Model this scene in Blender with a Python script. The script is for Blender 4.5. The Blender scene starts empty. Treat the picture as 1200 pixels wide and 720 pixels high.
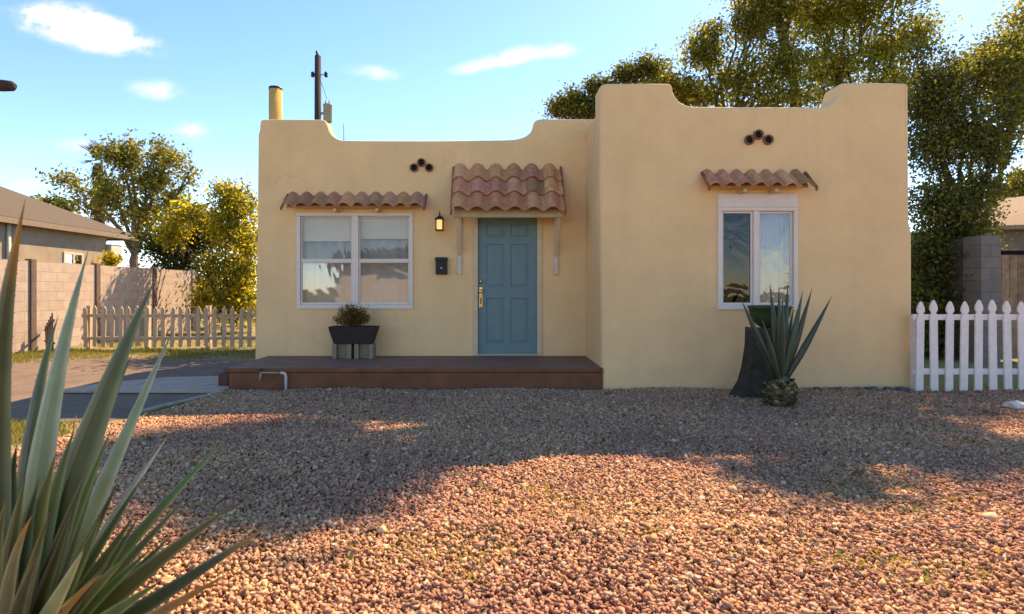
import bpy, bmesh, math, random
import numpy as np
from mathutils import Vector, Matrix
random.seed(7); rng = np.random.default_rng(7)
S = bpy.context.scene
COL = S.collection
R = math.radians
# ---------------------------------------------------------------- camera geometry
F, CX, HZ, H = 650.0, 578.0, 340.0, 1.265
ZF, ZB = 6.97, 8.23                      # distance of the wing front and of the recessed front
def wx(px, Z): return (px - CX) * Z / F
def wz(py, Z): return H + (HZ - py) * Z / F
def P(px, py, Z): return Vector((wx(px, Z), Z, wz(py, Z)))
def G(px, py):
    Z = H * F / (py - HZ); return Vector((wx(px, Z), Z, 0))

# ---------------------------------------------------------------- materials
def new_mat(name):
    m = bpy.data.materials.new(name); m.use_nodes = True
    nt = m.node_tree; b = nt.nodes['Principled BSDF']
    return m, nt, b
def N(nt, t, **kw):
    n = nt.nodes.new(t)
    for k, v in kw.items(): setattr(n, k, v)
    return n
def mat(name, col, rough=.8, scale=8, var=.18, bump=.15, bscale=60, attr=False, metal=0, spec=.3, dist=.01, detail=6, patch=None):
    m, nt, b = new_mat(name); L = nt.links.new
    tc = N(nt, 'ShaderNodeTexCoord')
    n1 = N(nt, 'ShaderNodeTexNoise'); n1.inputs['Scale'].default_value = scale; n1.inputs['Detail'].default_value = detail
    n1.inputs['Roughness'].default_value = .65
    L(tc.outputs['Object'], n1.inputs['Vector'])
    r = N(nt, 'ShaderNodeValToRGB')
    r.color_ramp.elements[0].position = .3; r.color_ramp.elements[1].position = .7
    r.color_ramp.elements[0].color = (*[c * (1 - var) for c in col], 1)
    r.color_ramp.elements[1].color = (*[min(1, c * (1 + var)) for c in col], 1)
    L(n1.outputs['Fac'], r.inputs['Fac'])
    out = r.outputs['Color']
    if patch:                                   # weathering: a second colour in blotches
        n3 = N(nt, 'ShaderNodeTexNoise'); n3.inputs['Scale'].default_value = patch[1]; n3.inputs['Detail'].default_value = 8
        n3.inputs['Roughness'].default_value = .7
        L(tc.outputs['Object'], n3.inputs['Vector'])
        mr = N(nt, 'ShaderNodeMapRange'); mr.inputs['From Min'].default_value = patch[2]; mr.inputs['From Max'].default_value = patch[3]
        L(n3.outputs['Fac'], mr.inputs['Value'])
        mx = N(nt, 'ShaderNodeMix', data_type='RGBA'); L(mr.outputs['Result'], mx.inputs['Factor'])
        L(out, mx.inputs['A']); mx.inputs['B'].default_value = (*patch[0], 1); out = mx.outputs['Result']
    if attr:
        a = N(nt, 'ShaderNodeVertexColor', layer_name='tint')
        mx = N(nt, 'ShaderNodeMix', data_type='RGBA', blend_type='MULTIPLY'); mx.inputs['Factor'].default_value = 1
        L(out, mx.inputs['A']); L(a.outputs['Color'], mx.inputs['B']); out = mx.outputs['Result']
    L(out, b.inputs['Base Color'])
    b.inputs['Roughness'].default_value = rough; b.inputs['Metallic'].default_value = metal
    b.inputs['Specular IOR Level'].default_value = spec
    if bump:
        n2 = N(nt, 'ShaderNodeTexNoise'); n2.inputs['Scale'].default_value = bscale; n2.inputs['Detail'].default_value = 5
        L(tc.outputs['Object'], n2.inputs['Vector'])
        bp = N(nt, 'ShaderNodeBump'); bp.inputs['Strength'].default_value = bump; bp.inputs['Distance'].default_value = dist
        L(n2.outputs['Fac'], bp.inputs['Height']); L(bp.outputs['Normal'], b.inputs['Normal'])
    return m

def stucco_mat(name, col):
    m, nt, b = new_mat(name); L = nt.links.new
    tc = N(nt, 'ShaderNodeTexCoord')
    n1 = N(nt, 'ShaderNodeTexNoise'); n1.inputs['Scale'].default_value = 1.1; n1.inputs['Detail'].default_value = 12; n1.inputs['Roughness'].default_value = .68
    L(tc.outputs['Object'], n1.inputs['Vector'])
    r = N(nt, 'ShaderNodeValToRGB')
    r.color_ramp.elements[0].position = .3; r.color_ramp.elements[1].position = .72
    r.color_ramp.elements[0].color = (*[c * .9 for c in col], 1); r.color_ramp.elements[1].color = (*[c * 1.08 for c in col], 1)
    L(n1.outputs['Fac'], r.inputs['Fac'])
    # rain streaks under the parapet: noise stretched vertically
    mp = N(nt, 'ShaderNodeMapping'); mp.inputs['Scale'].default_value = (5, 5, .35); L(tc.outputs['Object'], mp.inputs['Vector'])
    n4 = N(nt, 'ShaderNodeTexNoise'); n4.inputs['Scale'].default_value = 1; n4.inputs['Detail'].default_value = 5; L(mp.outputs['Vector'], n4.inputs['Vector'])
    mr = N(nt, 'ShaderNodeMapRange'); mr.inputs['From Min'].default_value = .52; mr.inputs['From Max'].default_value = .8; mr.inputs['To Max'].default_value = .25
    L(n4.outputs['Fac'], mr.inputs['Value'])
    mx = N(nt, 'ShaderNodeMix', data_type='RGBA'); L(mr.outputs['Result'], mx.inputs['Factor']); L(r.outputs['Color'], mx.inputs['A'])
    mx.inputs['B'].default_value = (*[c * .78 for c in col], 1)
    nd = N(nt, 'ShaderNodeTexNoise'); nd.inputs['Scale'].default_value = 3; nd.inputs['Detail'].default_value = 6; L(tc.outputs['Object'], nd.inputs['Vector'])
    mxv = N(nt, 'ShaderNodeMix', data_type='RGBA', blend_type='LINEAR_LIGHT'); mxv.inputs['Factor'].default_value = .12; L(tc.outputs['Object'], mxv.inputs['A']); L(nd.outputs['Color'], mxv.inputs['B'])
    vo = N(nt, 'ShaderNodeTexVoronoi', feature='DISTANCE_TO_EDGE'); vo.inputs['Scale'].default_value = .9; L(mxv.outputs['Result'], vo.inputs['Vector'])
    c1 = N(nt, 'ShaderNodeMapRange'); c1.inputs['From Min'].default_value = .001; c1.inputs['From Max'].default_value = .007; c1.inputs['To Min'].default_value = 1; c1.inputs['To Max'].default_value = 0; L(vo.outputs['Distance'], c1.inputs['Value'])
    nm = N(nt, 'ShaderNodeTexNoise'); nm.inputs['Scale'].default_value = .7; L(tc.outputs['Object'], nm.inputs['Vector'])
    c2 = N(nt, 'ShaderNodeMapRange'); c2.inputs['From Min'].default_value = .48; c2.inputs['From Max'].default_value = .62; c2.inputs['To Max'].default_value = .16; L(nm.outputs['Fac'], c2.inputs['Value'])
    cm_ = N(nt, 'ShaderNodeMath', operation='MULTIPLY'); L(c1.outputs['Result'], cm_.inputs[0]); L(c2.outputs['Result'], cm_.inputs[1])
    mx2 = N(nt, 'ShaderNodeMix', data_type='RGBA'); L(cm_.outputs[0], mx2.inputs['Factor']); L(mx.outputs['Result'], mx2.inputs['A']); mx2.inputs['B'].default_value = (*[c * .45 for c in col], 1)
    L(mx2.outputs['Result'], b.inputs['Base Color'])
    b.inputs['Roughness'].default_value = .92; b.inputs['Specular IOR Level'].default_value = .15
    # block courses telegraphing faintly through the coating
    mp2 = N(nt, 'ShaderNodeMapping'); mp2.inputs['Rotation'].default_value = (R(90), 0, 0); L(tc.outputs['Object'], mp2.inputs['Vector'])
    br = N(nt, 'ShaderNodeTexBrick'); br.inputs['Scale'].default_value = 1; br.inputs['Brick Width'].default_value = .41; br.inputs['Row Height'].default_value = .205
    br.inputs['Mortar Size'].default_value = .012; br.inputs['Mortar Smooth'].default_value = 1
    L(mp2.outputs['Vector'], br.inputs['Vector'])
    nb = N(nt, 'ShaderNodeTexNoise'); nb.inputs['Scale'].default_value = 1.3; L(tc.outputs['Object'], nb.inputs['Vector'])
    mb = N(nt, 'ShaderNodeMath', operation='MULTIPLY'); L(br.outputs['Fac'], mb.inputs[0]); L(nb.outputs['Fac'], mb.inputs[1])
    b1 = N(nt, 'ShaderNodeBump'); b1.invert = True; b1.inputs['Strength'].default_value = .16; b1.inputs['Distance'].default_value = .012
    L(mb.outputs[0], b1.inputs['Height'])
    n5 = N(nt, 'ShaderNodeTexNoise'); n5.inputs['Scale'].default_value = 2.2; n5.inputs['Detail'].default_value = 3; L(tc.outputs['Object'], n5.inputs['Vector'])
    b2 = N(nt, 'ShaderNodeBump'); b2.inputs['Strength'].default_value = .5; b2.inputs['Distance'].default_value = .06
    L(n5.outputs['Fac'], b2.inputs['Height']); L(b1.outputs['Normal'], b2.inputs['Normal'])
    n6 = N(nt, 'ShaderNodeTexNoise'); n6.inputs['Scale'].default_value = 70; n6.inputs['Detail'].default_value = 4; L(tc.outputs['Object'], n6.inputs['Vector'])
    b3 = N(nt, 'ShaderNodeBump'); b3.inputs['Strength'].default_value = .4; b3.inputs['Distance'].default_value = .012
    L(n6.outputs['Fac'], b3.inputs['Height']); L(b2.outputs['Normal'], b3.inputs['Normal'])
    L(b3.outputs['Normal'], b.inputs['Normal'])
    return m

def leaf_mat(name, trans=.45, rough=.55, tcol=(1.5, 1.6, .7)):
    m, nt, b = new_mat(name); L = nt.links.new
    a = N(nt, 'ShaderNodeVertexColor', layer_name='tint')
    L(a.outputs['Color'], b.inputs['Base Color']); b.inputs['Roughness'].default_value = rough; b.inputs['Specular IOR Level'].default_value = .3
    t = N(nt, 'ShaderNodeBsdfTranslucent')
    mx = N(nt, 'ShaderNodeMix', data_type='RGBA', blend_type='MULTIPLY'); mx.inputs['Factor'].default_value = 1
    L(a.outputs['Color'], mx.inputs['A']); mx.inputs['B'].default_value = (*tcol, 1)
    L(mx.outputs['Result'], t.inputs['Color'])
    ms = N(nt, 'ShaderNodeMixShader'); ms.inputs['Fac'].default_value = trans
    L(b.outputs['BSDF'], ms.inputs[1]); L(t.outputs['BSDF'], ms.inputs[2])
    L(ms.outputs['Shader'], nt.nodes['Material Output'].inputs['Surface'])
    return m

def glass_mat(name, refl=.35, tint=(.9, .93, .95), wav=.25, wscale=2.2, dist=.05):
    m, nt, b = new_mat(name); L = nt.links.new
    nt.nodes.remove(b)
    tc = N(nt, 'ShaderNodeTexCoord')
    n = N(nt, 'ShaderNodeTexNoise'); n.inputs['Scale'].default_value = wscale; n.inputs['Detail'].default_value = 2; n.inputs['Distortion'].default_value = 1.2
    L(tc.outputs['Object'], n.inputs['Vector'])
    bp = N(nt, 'ShaderNodeBump'); bp.inputs['Strength'].default_value = wav; bp.inputs['Distance'].default_value = dist
    L(n.outputs['Fac'], bp.inputs['Height'])
    g = N(nt, 'ShaderNodeBsdfGlossy'); g.inputs['Roughness'].default_value = .03; g.inputs['Color'].default_value = (.95, .96, 1, 1)
    L(bp.outputs['Normal'], g.inputs['Normal'])
    t = N(nt, 'ShaderNodeBsdfTransparent'); t.inputs['Color'].default_value = (*tint, 1)
    ms = N(nt, 'ShaderNodeMixShader'); ms.inputs['Fac'].default_value = refl
    L(t.outputs['BSDF'], ms.inputs[1]); L(g.outputs['BSDF'], ms.inputs[2])
    L(ms.outputs['Shader'], nt.nodes['Material Output'].inputs['Surface'])
    return m

def block_mat(name, c1, c2, mortar, rot, bw=.41, rh=.205):
    m, nt, b = new_mat(name); L = nt.links.new
    tc = N(nt, 'ShaderNodeTexCoord')
    sp = N(nt, 'ShaderNodeSeparateXYZ'); L(tc.outputs['Object'], sp.inputs[0])
    cb = N(nt, 'ShaderNodeCombineXYZ')
    L(sp.outputs['Y' if rot else 'X'], cb.inputs['X']); L(sp.outputs['Z'], cb.inputs['Y'])
    br = N(nt, 'ShaderNodeTexBrick'); br.inputs['Scale'].default_value = 1; br.inputs['Brick Width'].default_value = bw; br.inputs['Row Height'].default_value = rh
    br.inputs['Mortar Size'].default_value = .008; br.inputs['Mortar Smooth'].default_value = .5
    br.inputs['Color1'].default_value = (*c1, 1); br.inputs['Color2'].default_value = (*c2, 1); br.inputs['Mortar'].default_value = (*mortar, 1)
    L(cb.outputs[0], br.inputs['Vector'])
    n = N(nt, 'ShaderNodeTexNoise'); n.inputs['Scale'].default_value = 5; n.inputs['Detail'].default_value = 8; L(tc.outputs['Object'], n.inputs['Vector'])
    mr = N(nt, 'ShaderNodeMapRange'); mr.inputs['To Min'].default_value = .7; mr.inputs['To Max'].default_value = 1.25; L(n.outputs['Fac'], mr.inputs['Value'])
    mx = N(nt, 'ShaderNodeMix', data_type='RGBA', blend_type='MULTIPLY'); mx.inputs['Factor'].default_value = 1
    L(br.outputs['Color'], mx.inputs['A']); L(mr.outputs['Result'], mx.inputs['B'])
    L(mx.outputs['Result'], b.inputs['Base Color']); b.inputs['Roughness'].default_value = .95
    bp = N(nt, 'ShaderNodeBump'); bp.invert = True; bp.inputs['Strength'].default_value = .5; bp.inputs['Distance'].default_value = .01
    L(br.outputs['Fac'], bp.inputs['Height']); L(bp.outputs['Normal'], b.inputs['Normal'])
    return m

M = dict(
    stucco=stucco_mat('stucco_tan', (.815, .53, .26)),
    chim=stucco_mat('stucco_ochre', (.62, .37, .11)),
    roof=mat('roof_coat', (.5, .48, .44)),
    white=mat('white_vinyl', (.72, .61, .51), .5, 6, .05, .03),
    cream=mat('cream_paint', (.62, .52, .40), .7, 14, .12, .15, 40),
    trim=mat('tan_trim', (.62, .47, .29), .8, 9, .12, .1),
    door=mat('blue_paint', (.13, .215, .215), .5, 7, .10, .12, 45, dist=.004),
    brass=mat('brass', (.75, .52, .18), .3, 20, .1, 0, metal=1),
    iron=mat('black_iron', (.022, .018, .016), .55, 20, .3, .1),
    tile=mat('clay_tile', (.49, .215, .125), .9, 16, .28, .3, 50, attr=True, patch=((.34, .16, .10), 7, .52, .75)),
    clay=mat('clay_pipe', (.24, .11, .07), .9, 20, .25, .2),
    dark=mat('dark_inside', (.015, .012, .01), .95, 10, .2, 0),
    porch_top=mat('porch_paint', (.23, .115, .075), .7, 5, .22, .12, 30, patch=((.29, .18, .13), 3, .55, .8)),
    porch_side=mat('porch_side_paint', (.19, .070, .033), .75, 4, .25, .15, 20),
    brick=mat('brown_brick', (.12, .05, .035), .9, 9, .3, .3),
    stone=mat('dark_rock', (.10, .095, .085), .95, 12, .35, .5, 30),
    palerock=mat('pale_rock', (.6, .55, .5), .9, 12, .2, .4, 30),
    pvc=mat('white_pvc', (.55, .52, .47), .45, 10, .05, 0),
    glass=glass_mat('window_glass', .085, wav=.07, wscale=1.5),
    glass_s=glass_mat('window_glass_wavy', .025, wav=.08, wscale=2.0),
    screen=glass_mat('screen_glass', .04, (.30, .28, .25), wav=.11, wscale=2.4),
    glass_r=glass_mat('window_glass_side', .075, wav=.09, wscale=2.4),
    blind=mat('roller_blind', (.74, .55, .33), .9, 3, .06, .05),
    sheer=mat('grey_shade', (.40, .33, .26), .95, 3, .10, .05),
    room=mat('room_wall', (.22, .19, .16), .95, 2, .1, 0),
    plastic=mat('mailbox_black', (.02, .017, .015), .5, 10, .2, .05),
    trough=mat('dark_trough', (.035, .022, .018), .75, 9, .25, .2),
    cinder=mat('cinder_block', (.24, .195, .125), .97, 30, .25, .5, 80),
    soil=mat('soil', (.05, .03, .02), 1, 20, .3, .5),
    bark=mat('bark', (.085, .062, .045), .95, 14, .4, .8, 30, dist=.02),
    palebark=mat('pale_bark', (.19, .14, .10), .95, 14, .4, .8, 30, dist=.02),
    stump=mat('stump_bark', (.050, .042, .028), .95, 12, .4, .9, 22, dist=.03),
    stumptop=mat('stump_cut', (.13, .10, .07), .95, 12, .3, .5),
    bowl=mat('green_bowl', (.035, .055, .018), .55, 8, .2, .05),
    wood=mat('weathered_wood', (.52, .39, .25), .9, 10, .25, .3, 40),
    wfence=mat('white_fence_paint', (.76, .67, .60), .55, 9, .10, .12, 30, patch=((.48, .40, .33), 7, .55, .75)),
    board=mat('fence_board', (.27, .17, .10), .9, 8, .35, .3, 40, attr=True),
    shingle=mat('shingles', (.105, .084, .058), .95, 26, .35, .6, 30, dist=.02),
    deckm=mat('deck_wood', (.47, .32, .165), .85, 9, .15, .15),
    fascia=mat('fascia', (.25, .19, .13), .85, 9, .12, .1),
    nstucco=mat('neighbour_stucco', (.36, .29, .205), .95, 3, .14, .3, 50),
    nshade=mat('neighbour_stucco_shaded', (.17, .145, .12), .95, 3, .14, .3, 50),  # house stucco darkened for the shaded recess, reused on soffit and shed
    ntan=mat('roof_tan', (.27, .185, .11), .95, 20, .22, .4, 30),
    metalgrey=mat('painted_grey_metal', (.30, .28, .22), .6, 8, .15, .05),
    pale=mat('pale_box', (.6, .54, .42), .7, 8, .1, .05),
    pole=mat('pole_wood', (.045, .035, .03), .9, 10, .35, .3),
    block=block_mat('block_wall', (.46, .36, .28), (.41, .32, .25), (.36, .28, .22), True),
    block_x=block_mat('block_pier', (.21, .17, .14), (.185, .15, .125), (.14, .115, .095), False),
    pilaster=mat('pilaster', (.14, .10, .075), .9, 8, .2, .2),
    concrete=mat('concrete', (.40, .31, .23), .9, 5, .2, .3, 40, patch=((.26, .20, .15), 3, .55, .8)),
    kerbm=mat('kerb', (.34, .28, .21), .9, 8, .25, .3),
    leaf=leaf_mat('leaf', .52, tcol=(1.6, 1.65, .7)), leafy=leaf_mat('leaf_yellow', .6, tcol=(1.75, 1.8, .65)), agave=None,
    grass=leaf_mat('grass_blade', .4, tcol=(1.2, 1.2, .5)),
)
def agave_mat():
    m, nt, b = new_mat('agave_leaf'); L = nt.links.new
    a = N(nt, 'ShaderNodeVertexColor', layer_name='tint')
    tc = N(nt, 'ShaderNodeTexCoord')
    n = N(nt, 'ShaderNodeTexNoise'); n.inputs['Scale'].default_value = 12; n.inputs['Detail'].default_value = 6; L(tc.outputs['Object'], n.inputs['Vector'])
    mr = N(nt, 'ShaderNodeMapRange'); mr.inputs['To Min'].default_value = .65; mr.inputs['To Max'].default_value = 1.35; L(n.outputs['Fac'], mr.inputs['Value'])
    mx = N(nt, 'ShaderNodeMix', data_type='RGBA', blend_type='MULTIPLY'); mx.inputs['Factor'].default_value = 1
    L(a.outputs['Color'], mx.inputs['A']); L(mr.outputs['Result'], mx.inputs['B'])
    L(mx.outputs['Result'], b.inputs['Base Color']); b.inputs['Roughness'].default_value = .42; b.inputs['Specular IOR Level'].default_value = .5
    t = N(nt, 'ShaderNodeBsdfTranslucent'); L(mx.outputs['Result'], t.inputs['Color'])
    ms = N(nt, 'ShaderNodeMixShader'); ms.inputs['Fac'].default_value = .12
    L(b.outputs['BSDF'], ms.inputs[1]); L(t.outputs['BSDF'], ms.inputs[2])
    L(ms.outputs['Shader'], nt.nodes['Material Output'].inputs['Surface'])
    return m
M['agave'] = agave_mat()
lm, nt, b = new_mat('lantern_glow'); b.inputs['Base Color'].default_value = (.8, .6, .25, 1); b.inputs['Emission Color'].default_value = (1, .62, .16, 1); b.inputs['Emission Strength'].default_value = .25
M['glow'] = lm

# ---------------------------------------------------------------- mesh builder
class MB:
    def __init__(s): s.v = []; s.f = []; s.c = []; s.sm = []; s.col = (1, 1, 1)
    def add(s, vs, fs, smooth=False):
        o = len(s.v); s.v += [tuple(v) for v in vs]
        s.c += [s.col] * len(vs)
        s.f += [tuple(i + o for i in f) for f in fs]; s.sm += [smooth] * len(fs); return s
    def box(s, x0, x1, y0, y1, z0, z1):
        return s.add([(x0,y0,z0),(x1,y0,z0),(x1,y1,z0),(x0,y1,z0),(x0,y0,z1),(x1,y0,z1),(x1,y1,z1),(x0,y1,z1)],
              [(0,3,2,1),(4,5,6,7),(0,1,5,4),(1,2,6,5),(2,3,7,6),(3,0,4,7)])
    def prism(s, pts, y0, y1):                       # outline (x, z), counter-clockwise seen from -y
        n = len(pts)
        vs = [(x, y0, z) for x, z in pts] + [(x, y1, z) for x, z in pts]
        fs = [tuple(range(n)), tuple(range(2*n-1, n-1, -1))] + [(j, i, i + n, j + n) for i in range(n) for j in [(i + 1) % n]]
        return s.add(vs, fs)
    def tube(s, pts, rad, n=8, caps=True, smooth=True):
        pts = [Vector(p) for p in pts]
        if not hasattr(rad, '__len__'): rad = [rad] * len(pts)
        vs = []; up = None
        for i, p in enumerate(pts):
            d = (pts[min(i+1, len(pts)-1)] - pts[max(i-1, 0)]).normalized()
            if up is None:
                up = Vector((1, 0, 0)) if abs(d.x) < .8 else Vector((0, 1, 0))
            a = (up - d * up.dot(d)).normalized(); up = a; b_ = d.cross(a)
            for k in range(n):
                t = 2 * math.pi * k / n; vs.append(p + (a * math.cos(t) + b_ * math.sin(t)) * rad[i])
        fs = [(i*n+k, i*n+(k+1) % n, (i+1)*n+(k+1) % n, (i+1)*n+k) for i in range(len(pts)-1) for k in range(n)]
        o = len(s.v); s.add(vs, fs, smooth)
        if caps:
            s.f += [tuple(o + k for k in range(n-1, -1, -1)), tuple(o + (len(pts)-1)*n + k for k in range(n))]; s.sm += [False, False]
        return s
    def lathe(s, prof, c, n=20, axis='z', smooth=True):
        vs = []
        for r, h in prof:
            for k in range(n):
                t = 2*math.pi*k/n; a, b_ = r*math.cos(t), r*math.sin(t)
                vs.append((c[0]+a, c[1]+b_, c[2]+h) if axis == 'z' else (c[0]+a, c[1]+h, c[2]+b_))
        fs = [(i*n+k, i*n+(k+1) % n, (i+1)*n+(k+1) % n, (i+1)*n+k) for i in range(len(prof)-1) for k in range(n)]
        return s.add(vs, fs, smooth)
    def mesh(s, name, off=(0, 0, 0), tint=False):
        me = bpy.data.meshes.new(name)
        me.from_pydata([(v[0]-off[0], v[1]-off[1], v[2]-off[2]) for v in s.v], [], s.f)
        me.polygons.foreach_set('use_smooth', s.sm)
        if tint:
            ca = me.color_attributes.new('tint', 'FLOAT_COLOR', 'POINT')
            ca.data.foreach_set('color', np.array([(*c, 1) for c in s.c], dtype=np.float32).ravel())
        me.update(); return me
    def build(s, name, m, parent=None, bevel=0, tint=False, seg=2, loc=None):
        off = Vector(parent['_w']) if parent is not None else Vector(loc or (0, 0, 0))
        me = s.mesh(name, off, tint); me.materials.append(m)
        return link(name, me, parent, bevel, seg, off if parent is None else None)
W = {}
def link(name, me, parent, bevel=0, seg=2, loc=None):
    o = bpy.data.objects.new(name, me); COL.objects.link(o)
    if parent is not None:
        o.parent = parent; o['_w'] = list(parent['_w'])
    else:
        if loc is not None: o.location = loc
        o['_w'] = list(o.location)
    if bevel:
        bv = o.modifiers.new('bevel', 'BEVEL'); bv.width = bevel; bv.segments = seg; bv.limit_method = 'ANGLE'; bv.angle_limit = R(40); bv.harden_normals = False
    return o
def thing(name, label, cat, loc=(0, 0, 0), group=None):
    o = bpy.data.objects.new(name, None); COL.objects.link(o); o.location = loc; o['_w'] = list(loc)
    o.empty_display_size = .1
    return tag(o, label, cat, group)
def tag(o, label=None, cat=None, group=None, kind=None):
    for k, v in (('label', label), ('category', cat), ('group', group), ('kind', kind)):
        if v: o[k] = v
    return o
def np_mesh(name, V, Fc, C, m, parent=None, loc=(0, 0, 0), nv=4):
    """fast mesh from arrays: V (n,3), Fc (k,nv), C (n,3)"""
    off = np.array(parent['_w'] if parent is not None else loc)
    me = bpy.data.meshes.new(name); n, k = len(V), len(Fc)
    me.vertices.add(n); me.vertices.foreach_set('co', (V - off).astype(np.float32).ravel())
    me.loops.add(k * nv); me.loops.foreach_set('vertex_index', Fc.astype(np.int32).ravel())
    me.polygons.add(k); me.polygons.foreach_set('loop_start', np.arange(0, k * nv, nv, dtype=np.int32))
    me.update(calc_edges=True)
    ca = me.color_attributes.new('tint', 'FLOAT_COLOR', 'POINT')
    ca.data.foreach_set('color', np.concatenate([C, np.ones((n, 1))], 1).astype(np.float32).ravel())
    me.materials.append(m)
    return link(name, me, parent, loc=None if parent is not None else loc)

# ---------------------------------------------------------------- foliage
def leaves(name, m, parent, clumps, n, size, cols, twig=.22, aspect=.5, per=14, light=None):
    """clumps: (centre, (rx,ry,rz), weight). Leaf rhombs on twigs spread through each clump's volume."""
    w = np.array([c[2] for c in clumps], float); w /= w.sum()
    Vs, Cs = [], []
    for (c, r, _), wi in zip(clumps, w):
        k = max(3, int(n * wi / per))
        d = rng.normal(size=(k, 3)); d /= np.linalg.norm(d, axis=1)[:, None]
        rad = rng.random(k) ** .45 * (1 + .22 * rng.normal(size=k))
        lump = 1 + .25 * np.sin(d[:, 0] * 5 + c[0] * 3) * np.cos(d[:, 2] * 4 + c[1])
        tw = np.array(c) + d * (rad * lump)[:, None] * np.array(r)
        tone = rng.normal(0, .22, k)
        pos = np.repeat(tw, per, 0) + rng.normal(0, twig, (k * per, 3)) * np.array([1, 1, .8])
        tn = np.repeat(tone, per) + rng.normal(0, .2, k * per)
        q = len(pos)
        a = rng.normal(size=(q, 3)); a /= np.linalg.norm(a, axis=1)[:, None]
        b_ = np.cross(a, rng.normal(size=(q, 3))); b_ /= np.linalg.norm(b_, axis=1)[:, None]
        L_ = size * (.6 + .8 * rng.random(q))[:, None]
        Vs.append(np.stack([pos - a * L_ * .5, pos + b_ * L_ * aspect * .5, pos + a * L_ * .5, pos - b_ * L_ * aspect * .5], 1).reshape(-1, 3))
        ci = np.repeat(rng.integers(0, len(cols), k), per)
        col = np.array(cols)[ci] * np.clip(1 + tn, .35, 1.9)[:, None]
        Cs.append(np.repeat(col, 4, 0))
    V = np.concatenate(Vs); C = np.concatenate(Cs)
    Fc = np.arange(len(V)).reshape(-1, 4)
    return np_mesh(name, V, Fc, C, m, parent)
def limb(mb, a, b, r0, r1, n=7, seg=6, wob=.06):
    a, b = Vector(a), Vector(b); L_ = (b - a).length; pts = []; rr = []
    for i in range(seg + 1):
        t = i / seg; j = Vector([random.gauss(0, wob * L_ * .35) for _ in range(3)]) * (1 if 0 < i < seg else 0)
        pts.append(a.lerp(b, t) + j + Vector((0, 0, .12 * L_ * math.sin(math.pi * t)))); rr.append(r0 + (r1 - r0) * t)
    mb.tube(pts, rr, n, caps=False)
def tree(name, label, base, fork, clumps, n, size, cols, m=None, bark=None, group=None, r0=.16, twig=.22, cat='tree', aspect=.5, per=14, high=(), via=None):
    t = thing(name, label, cat, base, group)
    mb = MB(); limb(mb, Vector(base) - Vector((0, 0, .1)), fork, r0, r0 * .7, 9, 7, .04)
    for c, r, w_ in clumps:
        limb(mb, fork, c, r0 * .5, r0 * .1, 6)
        for k in range(5):
            q = Vector(c) + Vector([random.uniform(-1, 1) * r[i] * .85 for i in range(3)])
            limb(mb, Vector(c).lerp(Vector(fork), .25), q, r0 * .16, r0 * .04, 4, 4, .1)
    for c, r, w_ in high:
        limb(mb, via, c, r0 * .4, r0 * .1, 6)
        for k in range(6): limb(mb, Vector(c).lerp(Vector(via), .2), Vector(c) + Vector([random.uniform(-1, 1) * r[i] * .85 for i in range(3)]), r0 * .14, r0 * .04, 4, 4, .1)
    if via is not None: limb(mb, fork, via, r0 * .6, r0 * .4, 6)
    clumps = list(clumps) + list(high)
    mb.build('trunk', bark or M['bark'], t)
    leaves('crown', m or M['leaf'], t, clumps, n, size, cols, twig, aspect, per)
    return t
def cl(px, py, Z, rx, rz, w=1, ry=None):        # clump from its place and radii
    s = Z / F
    return (tuple(P(px, py, Z)), (rx * s, (ry if ry else (rx + rz) / 2) * s, rz * s), w)

# ---------------------------------------------------------------- GROUND
gmat, nt, b = new_mat('yard_ground'); Lk = nt.links.new
tc = N(nt, 'ShaderNodeTexCoord')
n1 = N(nt, 'ShaderNodeTexNoise'); n1.inputs['Scale'].default_value = .55; n1.inputs['Detail'].default_value = 8; Lk(tc.outputs['Object'], n1.inputs['Vector'])
n2 = N(nt, 'ShaderNodeTexNoise'); n2.inputs['Scale'].default_value = 14; n2.inputs['Detail'].default_value = 8; Lk(tc.outputs['Object'], n2.inputs['Vector'])
rp = N(nt, 'ShaderNodeValToRGB'); rp.color_ramp.elements[0].position = .42; rp.color_ramp.elements[1].position = .6
rp.color_ramp.elements[0].color = (.30, .22, .12, 1); rp.color_ramp.elements[1].color = (.20, .19, .06, 1); Lk(n1.outputs['Fac'], rp.inputs['Fac'])
mr = N(nt, 'ShaderNodeMapRange'); mr.inputs['To Min'].default_value = .55; mr.inputs['To Max'].default_value = 1.4; Lk(n2.outputs['Fac'], mr.inputs['Value'])
mx = N(nt, 'ShaderNodeMix', data_type='RGBA', blend_type='MULTIPLY'); mx.inputs['Factor'].default_value = 1
Lk(rp.outputs['Color'], mx.inputs['A']); Lk(mr.outputs['Result'], mx.inputs['B']); Lk(mx.outputs['Result'], b.inputs['Base Color'])
b.inputs['Roughness'].default_value = 1; b.inputs['Specular IOR Level'].default_value = .1
bp = N(nt, 'ShaderNodeBump'); bp.inputs['Strength'].default_value = .5; bp.inputs['Distance'].default_value = .03; Lk(n2.outputs['Fac'], bp.inputs['Height']); Lk(bp.outputs['Normal'], b.inputs['Normal'])
g = MB(); g.add([(-900, -900, 0), (900, -900, 0), (900, 900, 0), (-900, 900, 0)], [(0, 1, 2, 3)])
tag(g.build('ground', gmat), kind='structure')

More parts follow.
